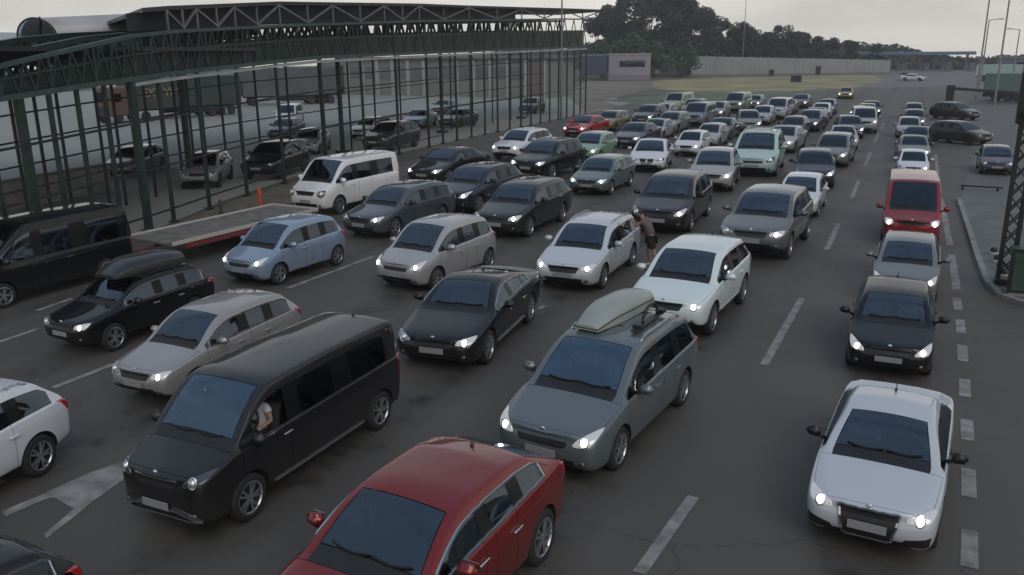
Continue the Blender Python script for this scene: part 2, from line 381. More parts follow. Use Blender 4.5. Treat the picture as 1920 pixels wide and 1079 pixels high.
def islands(me):
    par = list(range(len(me.vertices)))
    def fd(a):
        while par[a] != a: par[a] = par[par[a]]; a = par[a]
        return a
    for q in me.polygons:
        v = list(q.vertices)
        for b in v[1:]: par[fd(v[0])] = fd(b)
    g = {}
    for q in me.polygons: g.setdefault(fd(q.vertices[0]), []).append(q)
    return list(g.values())
def separate(me, name):
    out = []; me.update()
    cn = [None] * len(me.vertices)
    for i, l_ in enumerate(me.loops): cn[l_.vertex_index] = me.corner_normals[i].vector.copy()
    for polys in islands(me):
        if sum(q.area for q in polys) < .004: continue
        idx = {}; vs = []; nn = []; ff = []
        for q in polys:
            r_ = []
            for v in q.vertices:
                if v not in idx: idx[v] = len(vs); vs.append(me.vertices[v].co.copy()); nn.append(cn[v])
                r_.append(idx[v])
            ff.append(r_)
        out.append(make_mesh(name, vs, ff, [0] * len(ff), [me.materials[0].name], nn))
    return out

class Skin:
    """projects outlines on the finished body so lamps, grilles and trim sit on its curves"""
    def __init__(s, me):
        s.b = BVHTree.FromPolygons([v.co for v in me.vertices], [q.vertices for q in me.polygons])
    def hit(s, o, d):
        h = s.b.ray_cast(Vector(o), Vector(d).normalized()); return (h[0], h[1]) if h[0] else (None, None)
    def patch(s, poly, d, off=.010, nu=10, nv=5, rnd=0., mb=None, mi=0, ctr=None):
        """poly: 4 corners (a, z) a = x for front/back, y for sides; d: ray direction, starts 4 m out"""
        mb = mb or MB(); d = Vector(d).normalized(); G = []
        for j in range(nv + 1):
            row = []
            for i in range(nu + 1):
                u, v = i / nu, j / nv
                if rnd:
                    uu, vv = u * 2 - 1, v * 2 - 1
                    u2 = uu * math.sqrt(max(0, 1 - rnd * vv * vv / 2)); v2 = vv * math.sqrt(max(0, 1 - rnd * uu * uu / 2)); u, v = (u2 + 1) / 2, (v2 + 1) / 2
                a = Vector(poly[0]).lerp(Vector(poly[1]), u); b = Vector(poly[3]).lerp(Vector(poly[2]), u); c = a.lerp(b, v)
                o = (Vector((c[0], 0, c[1])) if abs(d.y) > .5 else Vector((0, c[0], c[1]))) - d * 4
                h, n = s.hit(o, d)
                if h is None: return mb
                row.append((h, n))
            G.append(row)
        vs = []
        for row in G:
            for h, n in row: vs.append(h + n * off)
        w_ = nu + 1; fs = []
        for j in range(nv):
            for i in range(nu): fs.append((j * w_ + i, j * w_ + i + 1, (j + 1) * w_ + i + 1, (j + 1) * w_ + i))
        # skirt down into the body
        rim = [i for i in range(w_)] + [j * w_ + nu for j in range(1, nv + 1)] + [nv * w_ + i for i in range(nu - 1, -1, -1)] + [j * w_ for j in range(nv - 1, 0, -1)]
        base = len(vs)
        flat = [q for row in G for q in row]
        for i in rim: vs.append(flat[i][0] - flat[i][1] * .006)
        k = len(rim)
        for i in range(k): fs.append((rim[i], base + i, base + (i + 1) % k, rim[(i + 1) % k]))
        mid = flat[(nv // 2) * w_ + nu // 2]
        flip = False
        e1 = vs[1] - vs[0]; e2 = vs[w_] - vs[0]
        if e1.cross(e2).dot(flat[0][1]) < 0: flip = True
        mb.add(vs, [f[::-1] if flip else f for f in fs], mi)
        mb.mid = mid; mb.rim = [vs[i] for i in rim]; mb.rimn = [flat[i][1] for i in rim]
        return mb
def ribbon(loop, t, mi, mb, closed=True):
    n = len(loop)
    for i in range(n if closed else n - 1): mb.bar(loop[i], loop[(i + 1) % n], t, mi, 4)
    return mb

TEMPLATES = {}
def template(kind, style=()):
    key = (kind, style)
    if key in TEMPLATES: return TEMPLATES[key]
    p = TPL[kind]; L, W, H, hw, L2 = p['L'], p['W'], p['H'], p['W'] / 2, p['L'] / 2
    if ('raw', kind) not in TEMPLATES:
        plain, me, info = refined(kind)
        nr = [Vector() for _ in me.vertices]; nr9 = [Vector() for _ in me.vertices]
        for q in me.polygons:
            tgt = nr9 if q.material_index in (9,) else nr
            for v in q.vertices: tgt[v] += q.normal * q.area
        for a in (nr, nr9):
            for i, v in enumerate(a): a[i] = v.normalized() if v.length > 1e-9 else Vector((0, 0, 1))
        TEMPLATES[('raw', kind)] = (plain, me, info, nr, nr9)
    plain, me, info, nr, nr9 = TEMPLATES[('raw', kind)]
    sk = Skin(plain); T = []          # list of (name, mesh, slot roles, extra)
    base = bpy.data.materials['slot_0']
    def add(name, mesh, roles, **k): T.append((name, mesh, roles, k))
    if ('cut', kind) not in TEMPLATES:
        Q = {}
        Q['body'] = split(me, (0, 4, 5, 10), 0, {0: (0, DUMMY[0]), 4: (1, DUMMY[1]), 5: (2, DUMMY[2]), 10: (3, DUMMY[3])}, 'body', nr)
        Q['wheel_arch'] = separate(split(me, (9,), 0, {9: (0, DUMMY[0])}, 'wheel_arch', nr9), 'wheel_arch')
        Q['bonnet'] = split(me, (6,), .008, {6: (0, DUMMY[0])}, 'bonnet', nr)
        Q['windscreen'] = split(me, (1,), .012, {1: (0, DUMMY[0])}, 'windscreen', nr)
        Q['rear_window'] = split(me, (3,), .012, {3: (0, DUMMY[0])}, 'rear_window', nr)
        Q['side_window'] = separate(split(me, (2,), .010, {2: (0, DUMMY[0])}, 'side_window', nr), 'side_window')
        d = []
        for tgx in (7, 8):
            q = split(me, (tgx,), .008, {tgx: (0, DUMMY[0])}, 'door', nr)
            if q: d += separate(q, 'door')
        Q['door'] = d
        TEMPLATES[('cut', kind)] = Q
    Q = TEMPLATES[('cut', kind)]
    add('body', Q['body'], ('paint', TRIM, UNDER, PILLAR)); [add('wheel_arch', a_, (UNDER,)) for a_ in Q['wheel_arch']]; add('bonnet', Q['bonnet'], ('paint',))
    add('windscreen', Q['windscreen'], (GLASS,)); 
    if Q['rear_window']: add('rear_window', Q['rear_window'], ('rearglass',))
    def avg_y(m): return sum(v.co.y for v in m.vertices) / len(m.vertices)
    for q in Q['side_window']: add('side_window', q, ('frontglass' if avg_y(q) < -L2 + info['tB'] else 'rearglass',), sx=1 if q.vertices[0].co.x > 0 else -1, front=avg_y(q) < -L2 + info['tB'])
    for q in Q['door']: add('door', q, ('paint',), sx=1 if q.vertices[0].co.x > 0 else -1, yc=avg_y(q), y1=max(v.co.y for v in q.vertices))
    # headlights
    zn = p['zn']; pol = hl_poly(kind)
    for s in (1, -1):
        mb = sk.patch([(a * hw * s, z) for a, z in pol], (-.35 * s, 1, 0) if False else (0, 1, 0), .012, 12, 5, .55)
        hm = mb.mesh('headlight', [LENS], True); h, n = mb.mid
        lb = MB(); dirn = (n + Vector((0, -.6, 0))).normalized(); q = dirn.to_track_quat('Z', 'X').to_matrix().to_4x4(); q.translation = h + n * .012
        vs = []; fs = []; nn_ = 14; rr_ = .048 if kind not in ('oldvan', 'cargovan') else .065
        for j, (f_, hh) in enumerate(((1, -.02), (1, .006), (.75, .020), (.4, .028))):
            for i in range(nn_): a = 2 * math.pi * i / nn_; vs.append(q @ Vector((math.cos(a) * rr_ * f_ * 1.25, math.sin(a) * rr_ * f_, hh)))
        for j in range(3):
            for i in range(nn_): fs.append((j * nn_ + i, j * nn_ + (i + 1) % nn_, (j + 1) * nn_ + (i + 1) % nn_, (j + 1) * nn_ + i))
        fs.append(tuple(3 * nn_ + i for i in range(nn_))); lb.add(vs, fs)
        bw_ = MB(); vs = []
        for f_, hh in ((1.55, .0), (1.5, .008), (1.1, .003), (.95, -.01)):
            for i in range(nn_): a = 2 * math.pi * i / nn_; vs.append(q @ Vector((math.cos(a) * rr_ * f_ * 1.25, math.sin(a) * rr_ * f_, hh)))
        bw_.add(vs, [(j * nn_ + i, j * nn_ + (i + 1) % nn_, (j + 1) * nn_ + (i + 1) % nn_, (j + 1) * nn_ + i) for j in range(3) for i in range(nn_)])
        add('headlight', hm, ('lens',), sx=s, child=('lamp', lb.mesh('lamp', [LAMP_OFF], True)), bowl=bw_.mesh('reflector', [BOWL], True))
    # grille, intakes
    fr = (0, 1, 0)
    def both(poly): return [poly, [(-a, z) for a, z in poly]]
    zl = info['zl']
    if 'frame' in style:
        gp = [(-.33 * hw, zl + .10), (.33 * hw, zl + .10), (.45 * hw, zn - .03), (-.45 * hw, zn - .03)]
        mb = sk.patch(gp, fr, .012, 14, 8, .12); loop = mb.rim
        add('grille', mb.mesh('grille', [TRIM]), (TRIM,), child=('grille_frame', ribbon(loop, .028, 0, MB()).mesh('grille_frame', [CHROME]), CHROME))
        for s in (1, -1):
            mb = sk.patch([(s * .44 * hw, zl + .09), (s * .86 * hw, zl + .13), (s * .88 * hw, zl + .27), (s * .54 * hw, zl + .22)], fr, .010, 8, 4)
            add('air_intake', mb.mesh('air_intake', [TRIM]), (TRIM,))
    else:
        if 'split' in style:
            mb = None
            for s in (1, -1): mb = sk.patch([(s * .05 * hw, zn - .19), (s * .33 * hw, zn - .19), (s * .36 * hw, zn - .02), (s * .05 * hw, zn - .02)], fr, .014, 6, 5, .25, mb)
            add('grille', mb.mesh('grille', [TRIM]), (TRIM,))
        else:
            b_, t_ = (zn - .20, zn - .05) if kind not in ('mpv', 'minicar') else (zn - .22, zn - .13)
            mb = sk.patch([(-.40 * hw, b_), (.40 * hw, b_), (.48 * hw, t_), (-.48 * hw, t_)], fr, .010, 14, 5, .15)
            ch = MB(); r_ = mb.rim; ch.tube([v + Vector((0, -.008, 0)) for v in r_[18:33]] if len(r_) > 33 else [], .018, 0, 4)
            add('grille', mb.mesh('grille', [TRIM]), (TRIM,), child=('grille_bar', ch.mesh('grille_bar', [CHROME]), CHROME) if ch.v else None)
        mb = sk.patch([(-.52 * hw, zl + .10), (.52 * hw, zl + .10), (.60 * hw, zl + .22), (-.60 * hw, zl + .22)], fr, .008, 14, 4, .15)
        am = MB(); am.v, am.f, am.m = mb.v, mb.f, mb.m
        add('air_intake', am.mesh('air_intake', [TRIM]), (TRIM,))
        if 'chromebar' in style:
            cb = MB(); pts = []
            for u in range(-10, 11):
                x = u / 10 * .80 * hw; z = zl + .25 - .14 * max(0, abs(u / 10) - .55) / .45
                h, n = sk.hit((x, -8, z), fr)
                if h: pts.append(h + n * .018)
            cb.tube(pts, .03, 0, 4); pts = []
            for u in range(-10, 11):
                x = u / 10 * .72 * hw; h, n = sk.hit((x, -8, zl + .09), fr)
                if h: pts.append(h + n * .018)
            cb.tube(pts, .025, 0, 4); add('bumper_trim', cb.mesh('bumper_trim', [CHROME]), (CHROME,))
        for s in (1, -1):
            fg = MB(); h, n = sk.hit((s * .70 * hw, -8, zl + .18), fr)
            if h: fg.lathe([(0, -.012), (.045, -.008), (.05, .01)], 'Y', 12, 0, h + n * .006); add('fog_light', fg.mesh('fog_light', [DARKLENS], True), (DARKLENS,))
    h, n = sk.hit((0, -8, zn - .01), fr)
    if h:
        e = MB(); e.lathe([(0, -.008), (.035, -.006), (.042, .0), (.042, .02)], 'Y', 14, 0, h); add('emblem', e.mesh('emblem', [CHROME], True), (CHROME,))
    zp = zl + .29 if 'frame' not in style else zl + .30
    h, n = sk.hit((0, -8, zp), fr)
    if h: add('number_plate', MB().box((h.x, h.y - .022, zp), (.52, .016, .115), 0, 0, None, .004).mesh('number_plate', [PLATE]), (PLATE,))
    # tail lights, rear plate
    bk = (0, -1, 0); zt_ = p['br'] - .05 if p['tail'] != 'van' else 1.05
    for s in (1, -1):
        if p['tail'] == 'deck': po = [(.52 * hw * s, zt_ - .16), (.92 * hw * s, zt_ - .14), (.93 * hw * s, zt_ + .0), (.55 * hw * s, zt_ - .01)]
        elif p['tail'] == 'van': po = [(.82 * hw * s, zt_ - .25), (.93 * hw * s, zt_ - .25), (.92 * hw * s, zt_ + .12), (.82 * hw * s, zt_ + .12)]
        else: po = [(.60 * hw * s, zt_ - .18), (.93 * hw * s, zt_ - .15), (.92 * hw * s, zt_ + .06), (.70 * hw * s, zt_ - .0)]
        mb = sk.patch(po, bk, .014, 8, 5, .2); add('tail_light', mb.mesh('tail_light', [TAIL], True), ('tail',), sx=s)
    h, n = sk.hit((0, 8, .62), bk)
    if h: add('rear_plate', MB().box((0, h.y + .02, .62), (.52, .016, .115), 0, 0, None, .004).mesh('rear_plate', [PLATE]), (PLATE,), hi=1)
    # mirrors
    for s in (1, -1):
        o = Vector((s * (hw + .01), -L2 + p['ct'] + (.42 if p['tail'] != 'van' else .30), p['bf'] + .12))
        bm = bmesh.new(); bmesh.ops.create_cube(bm, size=1)
        for v in bm.verts: v.co = Vector((v.co.x * .22 + s * .12, v.co.y * (.10 if v.co.x * s > 0 else .15), v.co.z * (.13 if v.co.x * s > 0 else .16) * (1.3 if p['tail'] == 'van' else 1)))
        bmesh.ops.bevel(bm, geom=bm.edges[:], offset=.035, segments=2, affect='EDGES')
        mb = MB(); bm.verts.index_update(); mb.add([v.co + o for v in bm.verts], [tuple(v.index for v in f.verts) for f in bm.faces], 0); bm.free()
        mb.bar(o + Vector((-s * .07, .01, -.10)), o + Vector((s * .06, 0, -.03)), .05, 1)
        mm = mb.mesh('side_mirror', [DUMMY[0], TRIM], True)
        gl = MB().box(o + Vector((s * .12, .078, 0)), (.16, .006, .10)).mesh('mirror_glass', [CHROME])
        add('side_mirror', mm, ('mirror', TRIM), sx=s, child=('mirror_glass', gl, CHROME))
    # handles, wipers, seat rows, wheel, dash
    hnd = []
    for s in (1, -1):
        for t in ([info['tB'] - .16] + ([info['tC'] - .16] if p['doors'] == 2 else [])):
            z = p['bf'] - .10; h, n = sk.hit((s * 4, -L2 + t, z), (-s, 0, 0))
            if h: hnd.append((s, MB().box((h.x + s * .018, h.y, z), (.035, .19, .032), 0, 0, None, .010).mesh('handle', [DUMMY[0]], True), h.y))
    TEMP_H = hnd
    wp = MB(); zc = p['cz'] + .02
    for x0, x1 in ((-.55, .02), (.05, .60)):
        pts = []
        for u in range(7):
            x = lerp(x0, x1, u / 6) * hw; z = zc + .045 - .02 * math.sin(u / 6 * 3.14)
            h, n = sk.hit((x, -8, z), fr)
            if h: pts.append(h + n * .02)
        wp.tube(pts, .02, 0, 4)
    add('wiper', wp.mesh('wiper', [TRIM]), (TRIM,), hi=1)
    if 'trim' in style or 'window_trim' in style:
        # bright strip along the lower and upper edge of the side glass
        for s in (1, -1):
            lo, up = [], []; t0, t1 = p['ct'] + .20, info['tw'] - .02
            for u in range(25):
                t = lerp(t0, t1, u / 24)
                # topmost painted roof rail seen from the side: walk z down from the roof until glass tag
                zlo = None; zhi = None
                for k in range(60):
                    z = lerp(p['bf'] - .08, H, k / 59); h, n, i, d_ = sk.b.ray_cast(Vector((s * 4, -L2 + t, z)), Vector((-s, 0, 0)))
                    if h and plain.polygons[i].material_index in (2, 4, 10) and z > p['bf'] - .05:
                        if zlo is None: zlo = h + n * .008
                        zhi = h + n * .008
                if zlo: lo.append(zlo); up.append(zhi)
            if len(lo) > 4:
                tb = MB(); ribbon(lo + up[::-1], .026, 0, tb); add('window_trim', tb.mesh('window_trim', [SATIN]), (SATIN,), sx=s)
    if 'sill' in style:
        for s in (1, -1):
            pts = []
            for u in range(17):
                h, n = sk.hit((s * 4, -L2 + lerp(p['fo'] + .52, p['fo'] + p['wb'] - .52, u / 16), zl + .13), (-s, 0, 0))
                if h: pts.append(h + n * .012)
            add('sill_strip', MB().tube(pts, .028, 0, 4).mesh('sill_strip', [SATIN]), (SATIN,))
    if 'rails' in style:
        for s in (1, -1):
            pts = []
            for u in range(13):
                t = lerp(p['rf'] + .25, p['rr'] - .10, u / 12); x = s * (p['wt'] * .93)
                h, n = sk.hit((x, -L2 + t, 5), (0, 0, -1))
                if h: pts.append(h + Vector((0, 0, .045 if 0 < u < 12 else .0)))
            rl = MB().tube(pts, .035, 0, 6)
            for u in (3, 9): rl.bar(pts[u], pts[u] - Vector((0, 0, .05)), .03)
            add('roof_rail', rl.mesh('roof_rail', [SATIN], True), ('rail',))
    h, n = sk.hit((0, -L2 + p['rr'] - .15, 5), (0, 0, -1))
    an = MB(); an.bar(h, h + Vector((0, .03, .03)), .05, 0, 6); an.bar(h + Vector((0, .0, .02)), h + Vector((0, .10, .09)), .016, 0, 5)
    add('antenna', an.mesh('antenna', [TRIM]), (TRIM,), hi=1)
    h, n = sk.hit((0, -L2 + p['rf'] - .10, 5), (0, 0, -1))
    im = MB().box((0, h.y + .04, h.z - .13), (.22, .03, .065), 0, 0, None, .012); im.bar((0, h.y + .03, h.z - .12), (0, h.y + .04, h.z - .05), .02)
    add('rear_view_mirror', im.mesh('rear_view_mirror', [TRIM], True), (TRIM,), hi=1)
    # interior
    zf = .42 if p['tail'] != 'van' else .62
    rows = [p['rf'] + .25, p['rf'] + 1.15] + ([p['rf'] + 2.0] if p['tail'] == 'van' or kind == 'mpv' else [])
    low = max(0, 1.46 - H) if p['tail'] != 'van' else 0
    zf -= low * .6
    for k, t in enumerate(rows):
        if k and p['tail'] == 'deck' and H < 1.42: t -= .25
        for x in (-.36, .36):
            y = -L2 + t; sb = MB()
            wd = .50 if k == 0 else .60
            sb.box((x, y - .12, zf + .12), (wd, .50, .16), 0, 0, None, .05)
            sb.box((0, 0, 0), (wd, .14, .56 if k == 0 else .44), 0, 0, Matrix.Translation((x, y + .19, zf + (.43 if k == 0 else .36))) @ Matrix.Rotation(R(-14), 4, 'X'), .05)
            if k == 0 or H > 1.6: sb.box((x, y + .28, zf + (.82 if H > 1.42 else .74)), (.26, .10, .16), 0, 0, None, .04)
            add('seat', sb.mesh('seat', [SEAT], True), (SEAT,), hi=1)
    db = MB(); yd = -L2 + p['ct']; z = p['cz'] - .05
    db.box((0, yd + .40, z - .08), (W * .80, .62, .16), 0, 0, None, .05); db.box((0, yd + .62, z - .35), (W * .78, .24, .45), 0, 0, None, .04)
    add('dashboard', db.mesh('dashboard', [DASH], True), (DASH,), hi=1)
    sw = MB(); c = Vector((.36, yd + .82, z + .02)); rot = Matrix.Rotation(R(65), 3, 'X')
    ring = [c + rot @ Vector((math.cos(a) * .18, math.sin(a) * .18, 0)) for a in [2 * math.pi * i / 18 for i in range(18)]]
    ribbon(ring, .03, 0, sw); sw.bar(ring[0], ring[9], .04); sw.bar(c, ring[13], .04); sw.bar(c, c + Vector((0, -.25, -.10)), .05)
    add('steering_wheel', sw.mesh('steering_wheel', [DASH]), (DASH,), hi=1)
    TEMPLATES[key] = (p, info, T, hnd, sk, plain)
    return TEMPLATES[key]

# one wheel of each look; x+ is the outer face
def wheel_meshes(r, spokes, name):
    wd = .205
    t = MB().lathe([(r * .66, -wd / 2), (r * .90, -wd / 2), (r * .98, -wd / 2 + .03), (r, -wd / 2 + .07), (r, wd / 2 - .07), (r * .98, wd / 2 - .03), (r * .90, wd / 2), (r * .70, wd / 2 - .004), (r * .66, wd / 2 - .02)], 'X', 30)
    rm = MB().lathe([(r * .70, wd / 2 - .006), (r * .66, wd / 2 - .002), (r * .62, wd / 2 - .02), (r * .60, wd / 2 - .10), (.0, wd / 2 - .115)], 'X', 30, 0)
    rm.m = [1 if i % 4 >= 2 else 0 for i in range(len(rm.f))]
    for k in range(spokes):
        a = 2 * math.pi * k / spokes
        for da in ((-.10, .10) if spokes <= 6 else (0,)):
            p0 = Vector((wd / 2 - .025, math.cos(a + da * .5) * r * .10, math.sin(a + da * .5) * r * .10)); p1 = Vector((wd / 2 - .018, math.cos(a + da * 2) * r * .63, math.sin(a + da * 2) * r * .63))
            rm.bar(p0, p1, r * .11, 0, 4, r * .085)
    rm.lathe([(0, wd / 2 - .004), (r * .13, wd / 2 - .008), (r * .15, wd / 2 - .03)], 'X', 16)
    return t.mesh(name + '_tyre', [TYRE], True), edge_sharp(rm.mesh(name + '_rim', [ALLOY, DARKALLOY]), 35)
WHEELS = {}
def wheel(r, sp):
    k = (round(r, 3), sp)
    if k not in WHEELS: WHEELS[k] = wheel_meshes(r, sp, 'wheel')
    return WHEELS[k]

def use(me, name, parent, mats):
    o = bpy.data.objects.new(name, me); link(o, parent)
    for i, m in enumerate(mats):
        if i < len(o.material_slots): o.material_slots[i].link = 'OBJECT'; o.material_slots[i].material = m
    return o
NAMES = dict(coupe='coupe', sedan='sedan', fastback='sedan', hatch='hatchback', sporthatch='hatchback', minicar='compact_car', wagon='estate_car', crossover='crossover', mpv='people_carrier', van='passenger_van', oldvan='minibus', cargovan='cargo_van')
def vehicle(kind, colour, lit, x, y, hd, sc, label, o, group):
    style = tuple(sorted([k for k in ('rails', 'trim', 'chromebar', 'sill') if o.get(k)] + ([o['grille']] if 'grille' in o else [])))
    p, info, T, hnd, sk, plain = template(kind, style)
    near = o.get('near', 0); pm = paint(colour)
    root = empty(NAMES[kind], (x, y, 0), R(hd), label, 'van' if p['tail'] == 'van' else 'car', group, None, sc)
    root.scale = (sc, sc * o.get('sy', 1.0), sc * o.get('sz', 1.0))
    lightc = max(PAINT[colour]) > .12
    role = dict(paint=pm, lens=DARKLENS if (o.get('darklens') or lit == 'off') else LENS, tail=TAIL_ON if o.get('brake') else TAIL, mirror=TRIM if (o.get('mirror') == 'black' or not lightc) else pm,
                rearglass=DARKGLASS if (p['tail'] == 'van' or o.get('privacy', near < 2)) else GLASS, frontglass=GLASS if near else DARKGLASS, rail=TRIM if (o.get('rails') == 2 or not lightc) else SATIN)
    for name, me, roles, k in T:
        if k.get('hi') and near < 1: continue
        if near == 0 and name in ('air_intake', 'fog_light', 'emblem', 'wheel_arch', 'rear_plate', 'bumper_trim', 'window_trim'): continue
        if name == 'side_window' and o.get('open_window') and k.get('front') and k.get('sx') == 1: continue
        ms = [role[r_] if isinstance(r_, str) else r_ for r_ in roles]
        if name == 'windscreen' and (near == 0 or kind == 'cargovan'): ms = [DARKGLASS]  # cargo van: dim glass stands in for a darker reflection in the windscreen
        if name == 'windscreen' and o.get('blue'): ms = [BLUEGLASS]
        ob = use(me, name, root, ms)
        if name == 'headlight':
            on = lit == 'full' or (lit == 'right' and k['sx'] == 1) or (lit == 'left' and k['sx'] == -1)
            if on: ob.material_slots[0].material = LENS_ON
            use(k['child'][1], 'lamp', ob, [LAMP_ON if on else LAMP_OFF])
            if near: use(k['bowl'], 'reflector', ob, [BOWL])
        elif k.get('child') and near: use(k['child'][1], k['child'][0], ob, [k['child'][2]])
        if name == 'door' and near == 2:
            c = [h for h in hnd if h[0] == k['sx'] and k['y1'] - .45 < h[2] < k['y1'] + .02]
            if c: use(c[0][1], 'handle', ob, [CHROME if o.get('trim') or o.get('chromebar') else role['mirror']])
    tm, rm = wheel(p['r'], o.get('spokes', 5 if kind != 'oldvan' else 8))
    for t in (p['fo'], p['fo'] + p['wb']):
        for s in (1, -1):
            wo = use(tm, 'wheel', root, [TYRE]); wo.location = (s * (p['W'] / 2 - .125), -p['L'] / 2 + t, p['r'])
            if s < 0: wo.rotation_euler = (0, 0, math.pi)
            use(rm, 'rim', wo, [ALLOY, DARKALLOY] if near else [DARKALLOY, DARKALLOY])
    return root
